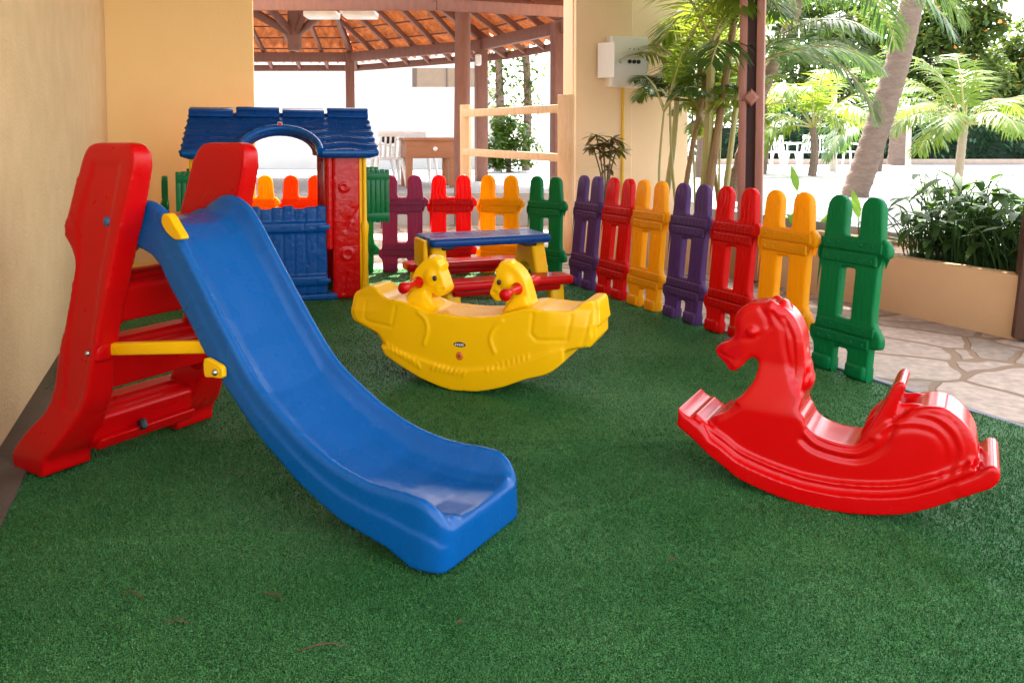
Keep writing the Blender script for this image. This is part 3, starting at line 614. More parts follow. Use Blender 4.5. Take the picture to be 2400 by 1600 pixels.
# half door of planks
mb = MB()
for k in range(8): mb.box((-.265 + k * .0755, .012, .35 + .006 * math.sin(k * 2.1)), (.072, .04, .62 + .012 * math.sin(k * 2.1)), r=.01)
mb.box((0, -.012, .52), (.60, .03, .07), r=.01); mb.box((0, -.012, .14), (.60, .03, .07), r=.01)
mb.fuse('half_door', BLUE_H, PH, .0075, 1, bark_em(.004, 1, 9))
mb = MB(); mb.box((0, .02, .022), (.74, .08, .044), r=.012); mb.obj('door_sill', BLUE_H, PH)
for z in (.52, .14): mb = MB(); mb.box((.275, -.036, z), (.09, .012, .028), r=.004); mb.obj('hinge', BLUE, PH)
# rear wall with an opening
for sx in (-1, 1): mb = MB(); mb.box((sx * .40, .80, .53), (.26, .06, 1.06), r=.012); mb.obj('rear_panel', RED_H, PH)
mb = MB(); mb.box((0, .80, .29), (.56, .05, .58), r=.012); mb.obj('rear_panel', RED_H, PH)
# roof: front slope with the arch of the door cut from its eave, back slope, ridge caps
ez, rz_, ey, ry = 1.045, 1.335, -.085, .41
sl_len = math.hypot(rz_ - ez, ry - ey); ca, sa = (ry - ey) / sl_len, (rz_ - ez) / sl_len
def arch_pts(rw, rh, n=18): return [(-.01 + rw * math.cos(math.pi * k / n), rh * math.sin(math.pi * k / n)) for k in range(n + 1)]
outl = [(-.66, .02), (-.60, -.015)] + [(-.27, -.01)] + arch_pts(.25, .30)[::-1] + [(.27, -.01)] + [(.60, -.012), (.665, .02), (.655, .1), (.632, sl_len), (-.638, sl_len), (-.652, .1)]
def to_slope(me, back=False):
    me.transform(Matrix(((1, 0, 0, 0), (0, ca, -0 - sa * 0, 0), (0, 0, 1, 0), (0, 0, 0, 1))) if 0 else Matrix.Identity(4))
    y0, sg = (ey, 1) if not back else (2 * ry - ey, -1)
    for v in me.vertices:
        x, t, u = v.co.x, v.co.y, v.co.z             # x along the eave, t thickness (down-slope normal), u up the slope
        v.co = Vector((x, y0 + sg * (u * ca + t * sa), ez + u * sa - t * ca))
    return me
def shingle(V, N):
    u = (V[:, 1] - ey) * ca + (V[:, 2] - ez) * sa; x = V[:, 0]
    ph = u + .016 * np.sin(x * 9 + 1.3 * np.sin(x * 4)) + .008 * np.sin(x * 23 + u * 9)
    r = (ph / .088) % 1.0
    return np.where((N[:, 2] > .25) & (N[:, 1] < .2), .016 * (1 - r) ** 1.5 - .006 + .003 * np.sin(ph * 150 + np.sin(x * 11)), 0)
mb = MB(); me = plate([outl], .05, .016, 0); add_me(mb, to_slope(me)); mb.fuse('roof_slope', BLUE_D, PH, .0085, 2, shingle)
mb = MB(); me = plate([outl], .045, .012, 0); add_me(mb, to_slope(me, True)); bk = mb.obj('roof_slope', BLUE_D, PH)
mb = MB(); ap = arch_pts(.268, .317, 22)
mb.tube([(x, ey + u * ca - .006 - .02 * sa, ez + u * sa + .012) for x, u in ap], .026, 12); mb.obj('arch_trim', BLUE, PH)
mb = MB(); mb.tube([(x, ey - .004, ez - .004) for x in (.27, .40, .55, .64)], [.02, .023, .023, .016], 10); mb.obj('eave_trim', BLUE, PH); mb = MB(); mb.tube([(x, ey - .004, ez - .004) for x in (-.64, -.55, -.40, -.27)], [.016, .023, .023, .02], 10); mb.obj('eave_trim', BLUE, PH)
for k in range(4):
    xc = -.48 + k * .322 - .005; up = .012 * (k % 2)
    mb = MB(); mb.box((xc, ry - .02, rz_ + .012 + up), (.302, .10, .03), Matrix.Rotation(R(4 if k % 2 else 12), 3, 'X'), r=.010); mb.box((xc, ry - .055, rz_ - .015), (.302, .03, .055), Matrix.Rotation(R(-28), 3, 'X'), r=.008)
    mb.obj('ridge_cap', BLUE_D, PH)
u = .317; yq, zq = ey + u * ca - .03, ez + u * sa + .03
mb = MB(); mb.box((-.01, yq, zq), (.034, .008, .048), Matrix.Rotation(R(-8), 3, 'X'), r=.001); sk = mb.obj('sticker', mat('white sticker', (.8, .78, .78), rough=.4), PH)
mb = MB(); mb.box((-.01, yq - .005, zq + .009), (.026, .003, .022), Matrix.Rotation(R(-8), 3, 'X')); mb.obj('sticker_print', RED, sk)
# low yellow stool on the turf behind the slide
ST = thing('step_stool', 'low yellow plastic stool beyond the ladder of the slide', 'stool', (-2.93, 6.35, 0), R(5))
me = plate([fillet([(-.17, 0), (-.12, 0), (-.10, .07), (-.04, .10), (.04, .10), (.10, .07), (.12, 0), (.17, 0), (.155, .15), (-.155, .15)], .02)], .18, .015, -.09); mesh_obj('body', me, YEL, ST)

# ------------------------------------------------------------------ fence panels
def fence_mesh():
    half, pk = .17, .13
    def tip(x0): return [(x0 + .062 * math.cos(a), .775 + .065 * math.sin(a)) for a in [math.pi * k / 10 for k in range(11)]]
    outl = []
    outl += fillet([(.17, 0), (.172, .125), (.172, .150), (.222, .155), (.226, .205), (.178, .255), (.172, .30), (.172, .565), (.222, .568), (.226, .615), (.180, .662)], [0, 0, 0, .02, .02, .03, .02, .0, .02, .02, .03])
    outl += tip(.105)
    outl += fillet([(.043, .652), (-.043, .652)], 0) if 0 else [(.043, .665), (.033, .648), (-.033, .648), (-.043, .665)]
    outl += tip(-.105)
    outl += fillet([(-.176, .64), (-.178, .60), (-.206, .59), (-.208, .535), (-.178, .505), (-.172, .47), (-.172, .235), (-.178, .205), (-.206, .195), (-.208, .145), (-.178, .115), (-.170, .09), (-.17, 0)], [.01, 0, .018, .018, .02, .02, .02, 0, .018, .018, .02, .02, 0])
    outl += [(-.042, 0), (-.042, .11), (-.032, .122), (.032, .122), (.042, .11), (.042, 0)]
    hole = fillet([(-.042, .262), (.042, .262), (.042, .50), (-.042, .50)], .014)
    mb = MB(); add_me(mb, plate([outl, hole], .046, .011, -.023))
    for z0, z1, o in ((.520, .632, 0), (.140, .245, 0)):                                # raised rails, two boards each
        add_me(mb, plate([fillet([(-.168, z0), (.168, z0), (.168, (z0 + z1) / 2 - .004), (-.168, (z0 + z1) / 2 - .004)], .012)], .062, .007, -.031))
        add_me(mb, plate([fillet([(-.165, (z0 + z1) / 2 + .004), (.19, (z0 + z1) / 2 + .004), (.19, z1), (-.165, z1)], .012)], .062, .007, -.031))
        for x in (-.135, -.07, .07, .135):
            for z in (z0 + .02, z1 - .02): mb.ell((x, -.031, z), (.008, .005, .008), 8)
    for x in (-.106, .106): mb.box((x, 0, .035), (.118, .080, .07), r=.016)
    for x in (-.106, .106):                                                               # grain ridges on the pickets
        for dx in (-.03, .0, .03): mb.bar((x + dx, -.0225, .67), (x + dx * .8, -.0225, .80 - abs(dx)), .006, .003, .001); mb.bar((x + dx, -.0225, .27), (x + dx * 1.1, -.0225, .49), .006, .003, .001)
    bmesh.ops.recalc_face_normals(mb.bm, faces=list(mb.bm.faces))
    me = bpy.data.meshes.new('fence_panel'); mb.bm.to_mesh(me); mb.bm.free(); me.shade_smooth(); me.set_sharp_from_angle(angle=R(35)); return me
FM = fence_mesh(); FMC = {}
def panel(x0, y0, x1, y1, m, label, lean=3.5):
    if m.name not in FMC: FMC[m.name] = FM.copy(); FMC[m.name].name = 'fence_panel'; FMC[m.name].materials.append(m)
    o = bpy.data.objects.new('fence_panel', FMC[m.name]); C.objects.link(o)
    o.location = ((x0 + x1) / 2, (y0 + y1) / 2, -.004); o.rotation_euler = (R(-lean), 0, math.atan2(y1 - y0, x1 - x0))
    return tag(o, label, 'fence panel', 'plastic picket panels round the play area')
row = [(-2.86, 6.88), (-2.43, 6.90), (-2.00, 6.92), (-1.575, 6.93), (-1.15, 6.93), (-.735, 6.96), (-.315, 6.95), (.095, 6.79), (.45, 6.44)]
lab = [(F_PUR_LIT, 'backlit purple fence panel half hidden by the left green shutter'), (F_YEL, 'yellow fence panel wholly behind the left ear of the playhouse'), (F_YEL, 'bright yellow fence panel glimpsed at the left of the playhouse doorway'),
       (F_ORG, 'orange fence panel seen through the playhouse doorway'), (F_GRN, 'sunlit bright green fence panel under the right green shutter'), (F_PUR_LIT, 'backlit purple fence panel beside the right green shutter'), (F_RED, 'red fence panel just behind the left half of the blue table'), (F_YEL, 'yellow fence panel above the blue table top'), (F_GRN, 'green fence panel behind the right end of the blue table')]
lab = lab[:1] + lab[2:3] + lab[3:]
lab = [lab[0], lab[1], lab[2], lab[3], lab[4], lab[5], lab[6], lab[7]]
for (a, b), (m, l) in zip(zip(row[:-1], row[1:]), lab): panel(*a, *b, m, l, 1.0)
panel(-2.93, 6.83, -2.762, 6.44, F_GRN, 'green fence panel seen edge on at the far left of the row', 0)
sidel = [(F_PUR, 'narrow looking purple fence panel at the corner right of the table'), (F_RED, 'red fence panel between the corner purple panel and a yellow one'), (F_YEL, 'yellow fence panel right of the rocker, left of a purple one'), (F_PUR, 'purple fence panel below the areca palms'),
         (F_RED, 'red fence panel in front of the double timber post'), (F_YEL, 'yellow fence panel partly hidden by the rocking horse head'), (F_GRN, 'large green fence panel at the near end of the row')]
for k, (m, l) in enumerate(sidel):
    a, b = side_pt(k * .427), side_pt((k + 1) * .427); panel(a.x, a.y, b.x, b.y, m, l, 5.5 + .8 * math.sin(k * 2.3)).scale[2] = 1.03

# ------------------------------------------------------------------ meter box and conduit on the peach wall
ang = math.atan2(AX.y, AX.x); nrm = Vector((AX.y, -AX.x))
pw = CORN + AX * 4.72
def on_wall(px, py, off=0.):            # where the sight line through a pixel meets the wall plane
    r = _ray(px, py); P = CORN + nrm * off; t = ((P - Vector((0, 0))).dot(nrm)) / (Vector((r.x, r.y)).dot(nrm)); q = Vector((0, 0, CAM_H)) + r * t; return q
c1, c2 = on_wall(1433, 84, .2), on_wall(1519, 205, .2)
BX = thing('meter_box', 'grey metal meter box with three black buttons on the peach wall', 'electrical box', ((c1.x + c2.x) / 2, (c1.y + c2.y) / 2, (c1.z + c2.z) / 2), ang)
bw, bh = (Vector((c1.x, c1.y)) - Vector((c2.x, c2.y))).length, abs(c1.z - c2.z)
mb = MB(); mb.box((0, .095, 0), (bw, .18, bh), r=.008); mb.obj('case', BOXG, BX)
mb = MB(); mb.box((0, 0, 0), (bw * .96, .014, bh * .97), r=.004); dr = mb.obj('box_door', BOXG, BX)
for k in range(3):
    mb = MB(); mb.tube([(-.01 + k * .052, .0, .0), (-.01 + k * .052, -.022, .0)], .021, 14); mb.obj('button', DARK, dr)
    mb = MB(); mb.tube([(-.01 + k * .052, .0, .13), (-.01 + k * .052, -.014, .13)], .007, 10); mb.obj('indicator', mat('indicator', (.25, .22, .2), rough=.3), dr)
mb = MB(); mb.tube([(-.115, 0, -.01), (-.115, -.012, -.01)], .014, 12); mb.obj('lock', METAL, dr)
mb = MB(); mb.box((-bw / 2 - .045, .03, .01), (.006, .19, .36), Matrix.Rotation(R(38), 3, 'Z')); tag(mb.obj('notice_sheet', PAPER, BX, smooth=False), 'white paper sheet fixed to the side of the box')
t0, b0 = on_wall(1460, 205, .06), on_wall(1460, 500, .06)
mb = MB(); mb.tube([(t0.x, t0.y, t0.z + .05), (t0.x, t0.y, .25)], .018, 12); tag(mb.obj('conduit_pipe', mat('yellow conduit', (.80, .50, .02), rough=.4)), 'yellow conduit pipe running down from the meter box', 'pipe')

# ------------------------------------------------------------------ pavilion behind the fence
PV = thing('pavilion', 'open pavilion with clay tile roof on brown timber posts', 'pavilion', (-3.35, 12.6, 0))
OX, OY = -3.35, 12.6
def P3(x, y, z): return Vector((x - OX, y - OY, z))
ver = [(-8.6, 16.6), (-3.3, 16.6), (-.55, 14.5), (.72, 12.3), (1.35, 10.6), (-1.2, 9.75), (-5.6, 9.75), (-8.9, 12.0)]
apex = P3(OX, OY, 4.75); BH = 2.83
posts = {1: .17, 2: .20, 3: .24, 0: .18, 7: .18, 6: .2}
for i, pw_ in posts.items():
    x, y = ver[i]; mb = MB(); mb.box(P3(x, y, (BH + PZ) / 2 + .04), (pw_, pw_, BH - PZ + .08), Matrix.Rotation(.3, 3, 'Z'), .012); mb.obj('post', WOOD_P, PV)
pA = at(1082, 440, 11.0); mb = MB(); mb.tube([P3(pA.x, pA.y, .0), P3(pA.x + .005, pA.y, 1.2), P3(pA.x + .03, pA.y, 3.3)], [.105, .108, .105], 14); mb.obj('post', WOOD_P, PV)
nv = len(ver)
for i in range(nv):
    a, b = Vector(ver[i]), Vector(ver[(i + 1) % nv]); ctr = Vector((OX, OY))
    mb = MB(); mb.bar(P3(*a, BH), P3(*b, BH), .09, .19, .006); mb.obj('beam', WOOD_P, PV)
    k = 1.16; fa, fb = ctr + (a - ctr) * k, ctr + (b - ctr) * k
    drop = .16
    mb = MB(); mb.bar(P3(*fa, BH - drop), P3(*fb, BH - drop), .05, .13, .004); mb.obj('fascia', WOOD_P, PV)
    # hip rafter and jack rafters
    up = .16
    e0 = P3(*(ctr + (a - ctr) * 1.16), BH + up - (4.75 - BH) * .16)
    mb = MB(); mb.bar(e0, apex + Vector((0, 0, .1)), .09, .14, .004); mb.obj('rafter', WOOD_D, PV)
    mid = (a + b) / 2; inw = (ctr - mid); d = (b - a); L_ = d.length; n = max(3, int(L_ / .55)); du = d.normalized()
    h = inw.length; perp = inw - du * inw.dot(du); pn = perp.normalized(); pl = perp.length; foot = (ctr - a).dot(du)
    rise = (4.75 - BH) / pl
    for j in range(1, n):
        t = L_ * j / n; tl = pl * min(t / foot if foot > 0 else 9, (L_ - t) / (L_ - foot) if L_ > foot else 9)
        if tl < .15: continue
        s0 = a + du * t - pn * (.16 * pl); s1 = a + du * t + pn * (tl * .98)
        mb = MB(); mb.bar(P3(*s0, BH + up - .0 - .16 * pl * rise), P3(*s1, BH + up + tl * .98 * rise), .055, .09, .003); mb.obj('rafter', WOOD_P, PV)
    # clay tiles of this face: rows of half rounds, lapping down the slope
    Lo = L_ * 1.19; A = ctr + (a - ctr) * 1.19; plo = pl * 1.19; fo = foot * 1.19; z0 = BH + up + .07 - .19 * pl * rise
    nx = max(8, int(Lo / .032)); nu = int(plo / .075); V = []; F = []; idx = {}
    for iu in range(nu + 1):
        v = plo * iu / nu; x0 = fo * v / plo; x1 = Lo - (Lo - fo) * v / plo
        for ix in range(nx + 1):
            x = Lo * ix / nx
            if x < x0 - .03 or x > x1 + .03: continue
            wv = abs(math.sin(math.pi * x / .19)); row_ = (v / .36) % 1
            hh = .095 * wv + .07 * (1 - row_) + (.008 * math.sin(17 * math.floor(x / .19) + 5 * math.floor(v / .36)))
            q = A + du * x + pn * v; idx[(iu, ix)] = len(V); V.append(P3(q.x, q.y, z0 + v * rise + hh))
    for iu in range(nu):
        for ix in range(nx):
            c = [(iu, ix), (iu, ix + 1), (iu + 1, ix + 1), (iu + 1, ix)]
            if all(k_ in idx for k_ in c): F.append([idx[k_] for k_ in c])
    bt = MB()
    for q_ in range(1, int(plo / .36) + 1):
        v = .36 * q_ - .02; x0 = fo * v / plo; x1 = Lo - (Lo - fo) * v / plo
        if x1 - x0 > .2: s0, s1 = A + du * x0 + pn * v, A + du * x1 + pn * v; bt.bar(P3(s0.x, s0.y, z0 + v * rise - .02), P3(s1.x, s1.y, z0 + v * rise - .02), .03, .025, 0)
    bt.obj('battens', WOOD_D, PV)
    pydata('roof_tiles', V, F, TILE, PV, True, 50)
kp = P3(OX, OY, 2.52)
mb = MB(); mb.bar(kp, apex, .17, .17, .006); mb.obj('king_post', WOOD_D, PV)
for i in range(nv):
    a = Vector(ver[i]); m_ = Vector((OX, OY)) + (a - Vector((OX, OY))) * .42
    mb = MB(); mb.bar(kp + Vector((0, 0, .22)), P3(*m_, BH + .10 + (4.75 - BH) * .58), .07, .10, .004); mb.obj('strut', WOOD_D, PV)
def lamp(px, py, Y, label):
    p = at(px, py, Y); t = thing('wall_lamp', label, 'lamp', p); mb = MB(); mb.box((0, 0, 0), (.11, .09, .20), r=.03); mb.obj('shade', mat('white lamp glass', (.82, .82, .80), rough=.3), t)
    mb = MB(); mb.box((.03, .05, .0), (.05, .06, .05)); mb.obj('mount', WHITE_P, t)
lamp(1121, 141, 14.35, 'white box lamp on the timber post at the roof corner'); lamp(1308, 183, 13.6, 'white box lamp beside the peach wall under the tiles')
p = at(800, 43, 10.6); t = thing('ceiling_fixture', 'pale flat light fixture under the pavilion roof', 'lamp', p); mb = MB(); mb.box((-.25, 0, .04), (.42, .3, .08), r=.02); mb.box((.25, 0, .04), (.42, .3, .08), r=.02); mb.obj('shade', mat('white lamp glass', (.8, .8, .8)), t)
mb = MB(); mb.bar((0, 0, .05), (0, 0, 1.0), .03, .03); mb.obj('stem', WHITE_P, t)

# white garden wall and the house behind it
def boxwall(name, x0, x1, y, z0, z1, t, m, label, cat='wall'):
    mb = MB(); mb.box(((x0 + x1) / 2, y + t / 2, (z0 + z1) / 2), (x1 - x0, t, z1 - z0), r=.01); return tag(mb.obj(name, m, smooth=False), label, cat)
xr = at(1180, 300, 21).x
boxwall('garden_wall', -16, xr, 21, .3, at(800, 205, 21).z, .2, WHITE_W, 'white garden wall behind the pavilion')
HW = thing('house', 'white house wall with dark window just under the tile eaves', 'house', (-6, 24, 0)); 
mb = MB(); mb.box((-.6, 1, 2.9), (12.0, 2, 5.2), r=.01); mb.obj('facade', WHITE_W, HW, smooth=False)
mb = MB()
for px in (655, 705, 745, 890): q = at(px, 185, 23.99); mb.box((q.x + 6, -.01, 2.9), (.025, .02, 2.6))
q = at(700, 204, 23.99); mb.box((-1, -.012, q.z), (10, .02, .03)); mb.obj('panel_joint', mat('grey joint', (.42, .42, .44), rough=.9), HW, smooth=False)
q0, q1 = at(966, 160, 23.9), at(1128, 207, 23.9)
mb = MB(); mb.box(((q0.x + q1.x) / 2 + 6, -.05, (q0.z + q1.z) / 2), (q1.x - q0.x, .12, q0.z - q1.z)); wn = mb.obj('window', mat('window brown', (.16, .12, .08), (.2, .15, .1), rough=.5), HW, smooth=False)
mb = MB(); mb.box((q0.x + 6 + .07, -.115, (q0.z + q1.z) / 2), (.12, .03, q0.z - q1.z)); mb.box(((q0.x + q1.x) / 2 + 6, -.115, (q0.z + q1.z) / 2), (.05, .03, q0.z - q1.z)); mb.obj('frame', mat('window frame', (.08, .06, .045), rough=.5), wn, smooth=False)

# brown wooden table and white chairs in the pavilion
p = at(1003, 425, 12.6)
TT = thing('wooden_table', 'brown wooden table with deep apron in the pavilion', 'table', (p.x, p.y, PZ), R(14))
WT = mat('table timber', (.36, .15, .07), (.28, .11, .05), rough=.5, vscale=6, stretch=(1, 6, 6))
mb = MB(); mb.box((0, 0, .735), (.82, .82, .05), r=.006); mb.obj('table_top', WT, TT)
mb = MB(); mb.box((0, 0, .58), (.76, .76, .26), r=.006); mb.obj('apron', WT, TT)
for sx in (-1, 1):
    for sy in (-1, 1): mb = MB(); mb.box((sx * .33, sy * .33, .225), (.10, .10, .45), r=.006); mb.obj('leg', WT, TT)
mb = MB(); mb.ell((.06, -.385, .59), (.035, .02, .035), 12); mb.obj('knob', WHITE_P, TT)
def make_chair(label, group):
    t = thing('plastic_chair', label, 'chair', group=group)
    mb = MB(); mb.box((0, 0, .43), (.44, .44, .03), r=.012); mb.obj('seat', WHITE_P, t)
    mb = MB()
    for x in (-.15, -.075, 0, .075, .15): mb.bar((x, .20, .46), (x * 1.05, .30, .80), .035, .015, .004, (0, 1, 0))
    mb.box((0, .302, .82), (.40, .03, .09), Matrix.Rotation(R(-14), 3, 'X'), .012); mb.obj('backrest', WHITE_P, t)
    for sx in (-1, 1):
        mb = MB(); mb.tube([(sx * .25, -.20, .62), (sx * .26, .0, .65), (sx * .22, .27, .66)], [.022, .025, .022], 8); mb.tube([(sx * .25, -.20, .62), (sx * .235, -.21, .44)], .018, 8); mb.obj('armrest', WHITE_P, t)
        for y0, y1 in ((-.19, -.25), (.19, .27)): mb = MB(); mb.tube([(sx * .20, y0, .43), (sx * .25, y1, 0)], [.035, .022], 8); mb.obj('leg', WHITE_P, t)
    return t
CH = make_chair('white plastic chair left of the wooden table', 'white plastic chairs')
p = at(908, 424, 12.9); CH.location = (p.x, p.y, PZ); CH.rotation_euler[2] = R(200)
def chair(px, Y, rz, label):
    c = dup(CH); p = at(px, 390, Y); c.location = (p.x, Y, PZ); c.rotation_euler[2] = R(rz); c['label'] = label
chair(985, 13.9, 170, 'white plastic chair mostly hidden behind the wooden table')
chair(878, 13.8, 150, 'white plastic chair peeping past the playhouse roof')
chair(1800, 20.5, 100, 'white plastic chair just right of the double timber post'); chair(1838, 21.3, 20, 'white plastic chair in the middle of the sunny group of three')
chair(1876, 20.2, -60, 'white plastic chair at the right of the sunny group of three'); chair(1936, 21.0, -20, 'white plastic chair left of a thin pole in the sun'); chair(1985, 21.6, 40, 'white plastic chair right of a thin pole in the sun')
p = at(912, 330, 12.75); mb = MB(); mb.ell((0, 0, 0), (.13, .1, .07), 14); mb.tube([(-.08, 0, .04), (0, 0, .10), (.08, 0, .04)], .012, 8); o = mb.obj('bag', mat('dark cloth', (.02, .03, .035), rough=.8)); o.location = (p.x, p.y, p.z + .02); tag(o, 'dark rounded bag on the back of a white chair', 'bag')

# rough timber frame of two posts and two rails between fence and pavilion
TF = thing('timber_gate', 'pale rough timber gate frame with two rails', 'gate', (0, 0, 0))
a0, a1 = at(1327, 222, 8.1), at(1091, 246, 9.0)
mb = MB(); mb.box((a0.x, a0.y, a0.z / 2), (.155, .10, a0.z), Matrix.Rotation(R(-15), 3, 'Z'), .008); mb.obj('post', WOOD_L, TF)
mb = MB(); mb.box((a1.x, a1.y, a1.z / 2), (.105, .09, a1.z), Matrix.Rotation(R(-15), 3, 'Z'), .008); mb.obj('post', WOOD_L, TF)
for (ya, yb) in ((266, 255), (356, 370)):
    q0, q1 = at(1085, ya, 8.98), at(1312, yb, 8.14); mb = MB(); mb.bar(q0, q1, .05, .082, .008); mb.obj('rail', WOOD_L, TF)

# ------------------------------------------------------------------ plants
class Leaves:
    def __init__(s): s.V = []; s.F = []
    def leaf(s, p, d, L, w, droop=.3, up=Vector((0, 0, 1)), n=3, fold=.15, wmax=.45):
        d = d.normalized(); side = d.cross(up)
        if side.length < 1e-3: side = Vector((1, 0, 0))
        side.normalize(); nor = side.cross(d); b = len(s.V); q = Vector(p); st_ = L / n
        for i in range(n + 1):
            t = i / n; ww = w * (math.sin(math.pi * min(1, (t * .9 + .06) ** .8)) if wmax else (1 - t)) * .5 if i < n else 0
            if i < n:
                s.V += [q - side * ww + nor * ww * fold, q + side * ww + nor * ww * fold] if not fold or n < 3 else [q - side * ww + nor * ww * fold, q + side * ww + nor * ww * fold]
            else: s.V.append(q.copy())
            d = (d - Vector((0, 0, 1)) * droop / n).normalized(); q = q + d * st_
        for i in range(n - 1): s.F.append((b + 2 * i, b + 2 * i + 1, b + 2 * i + 3, b + 2 * i + 2))
        s.F.append((b + 2 * n - 2, b + 2 * n - 1, b + 2 * n))
    def obj(s, name, m, parent=None): return pydata(name, s.V, s.F, m, parent, True, None)
def frond(L, az, el, length, droop, nl, ll, lw, base, r=rnd, tw=0., stalk=.2):
    """one pinnate palm leaf: arching midrib with drooping leaflets; returns midrib points"""
    d = Vector((math.cos(az) * math.cos(el), math.sin(az) * math.cos(el), math.sin(el))); q = Vector(base); pts = [q.copy()]; N = 22
    dirs = [d.copy()]
    for i in range(N):
        d = (d - Vector((0, 0, 1)) * droop / N * (.4 + 1.6 * i / N)).normalized(); q = q + d * length / N; pts.append(q.copy()); dirs.append(d.copy())
    for k in range(nl):
        t = stalk + (1 - stalk) * (k + .5) / nl; f = t * N; i = min(int(f), N - 1); p = pts[i].lerp(pts[i + 1], f - i); d = dirs[i]
        side = d.cross(Vector((0, 0, 1)));
        if side.length < .05: side = Vector((math.sin(az), -math.cos(az), 0))
        side.normalize(); up = side.cross(d)
        for sg in (-1, 1):
            env = math.sin(math.pi * (.12 + .86 * (t - stalk) / (1 - stalk))) ** .6
            ld = (d * (.55 + .35 * t) + side * sg * .8 + up * (.15 + tw) + Vector((r.uniform(-.12, .12), r.uniform(-.12, .12), r.uniform(-.12, .12))))
            L.leaf(p, ld, ll * env * r.uniform(.85, 1.1), lw, .95 * r.uniform(.6, 1.4), up, 3, 0)
    return pts
def palm_crown(parent, base, nf, length, droop, nl, ll, lw, m, azs=None, els=None, seed=1, stemm=STEM):
    r = random.Random(seed)
    for k in range(nf):
        L = Leaves(); az = azs[k] if azs else 2.4 * k + r.uniform(-.3, .3); el = els[k] if els else r.uniform(.2, 1.25)
        pts = frond(L, az, el, length * r.uniform(.85, 1.1), droop * r.uniform(.8, 1.2), nl, ll, lw, base, r)
        f = L.obj('frond', m, parent); mb = MB(); mb.tube(pts, [.014 * (1 - .85 * i / len(pts)) + .002 for i in range(len(pts))], 5); mb.obj('midrib', stemm, f)
def ringed(mb, pts, r0, r1, step=.08, amp=.10, n=12):
    P = smoothline(pts, 10); L = [0]
    for a, b in zip(P[:-1], P[1:]): L.append(L[-1] + (Vector(b) - Vector(a)).length)
    tot = L[-1]; out = []; rad = []; k = int(tot / step * 4)
    for i in range(k + 1):
        s_ = tot * i / k; j = min(max(np.searchsorted(L, s_) - 1, 0), len(P) - 2); f = (s_ - L[j]) / max(1e-6, L[j + 1] - L[j]); out.append(Vector(P[j]).lerp(Vector(P[j + 1]), f))
        rad.append((r0 + (r1 - r0) * s_ / tot) * (1 + amp * (1 if i % 4 == 0 else -.2)))
    mb.tube(out, rad, n); return out

# areca palm clump in the bed
arec = [  # foot pixel, top pixel, distance, radius, crown?
    (1560, 430, 1592, 150, 7.9, .030, 1), (1585, 430, 1570, 230, 7.75, .014, 1), (1618, 430, 1690, 60, 7.8, .026, 1), (1648, 430, 1668, 100, 7.7, .046, 1), (1665, 430, 1722, 40, 7.6, .040, 1),
    (1700, 430, 1735, 170, 7.55, .028, 1), (1606, 430, 1640, 240, 8.05, .018, 1), (1678, 430, 1640, 120, 8.0, .020, 0), (1551, 430, 1556, 260, 7.7, .012, 1), (1645, 430, 1652, 300, 7.9, .012, 1), (1690, 430, 1692, 270, 7.95, .012, 1), (1628, 430, 1622, 250, 8.1, .012, 1)]
for k, (fx_, fy_, tx, ty, Y, rd, cr) in enumerate(arec):
    r = random.Random(40 + k); f0 = at(fx_, fy_, Y); t1 = at(tx, ty, Y + r.uniform(-.15, .2)); foot = Vector((f0.x - (t1.x - f0.x) * .35, Y, .27)); mid = (foot + t1) / 2 + Vector((r.uniform(-.04, .04), 0, 0))
    lb = ['pale green areca stem nearest the peach wall, with a broad arching frond', 'thin young areca stem with low fronds over the peach wall', 'slim ochre areca stem in the middle of the clump', 'thickest pale green areca stem of the clump', 'stout leaning areca stem beside the double timber post', 'slanting areca stem crossing behind the timber post',
          'short slim areca stem at the back of the clump', 'bare brown areca stem at the back of the clump', 'thinnest areca shoot at the left edge of the clump', 'low leafy areca shoot just left of the thickest stem', 'low leafy areca shoot right of the thickest stem', 'low leafy areca shoot at the back, left of centre'][k]
    T = thing('areca_palm', lb, 'palm', foot, group='areca palm stems')
    mb = MB(); ringed(mb, [(0, 0, 0), tuple(mid - foot), tuple(t1 - foot)], rd * 1.1, rd * .8, .14, .06, 10); mb.obj('trunk', STEM2 if k in (7, 2, 4) else STEM, T)
    if cr:
        nf = 7 if rd > .02 else 4
        azs = [[2.1, 1.2, -.6, .3, 1.8, -1.4], [1.9, -1.3, .4], [.2, -.9, 1.8, 2.4, -1.9, -1.4], [1.0, -1.4, .1, 2.2, -2.3], [.1, .9, 1.6, 2.0, -1.8], [-.3, .8, 2.2, -2.0, -1.0], [2.0, .9, -.6], [], [1.9, -1.2, .2], [.3, 2.0, -1.3, 1.5], [.1, 2.3, -1.8, 1.2], [.4, 1.9, -1.0, 1.3]][k]
        palm_crown(T, t1 - foot, min(nf, len(azs)), 1.35 if rd > .02 else .75, 1.25, 52, .46 if rd > .02 else .22, .021, [LF_PALM, LF_SUN, LF_COCO][k % 3], azs, [r.uniform(.45, 1.25) for _ in range(7)], 60 + k)
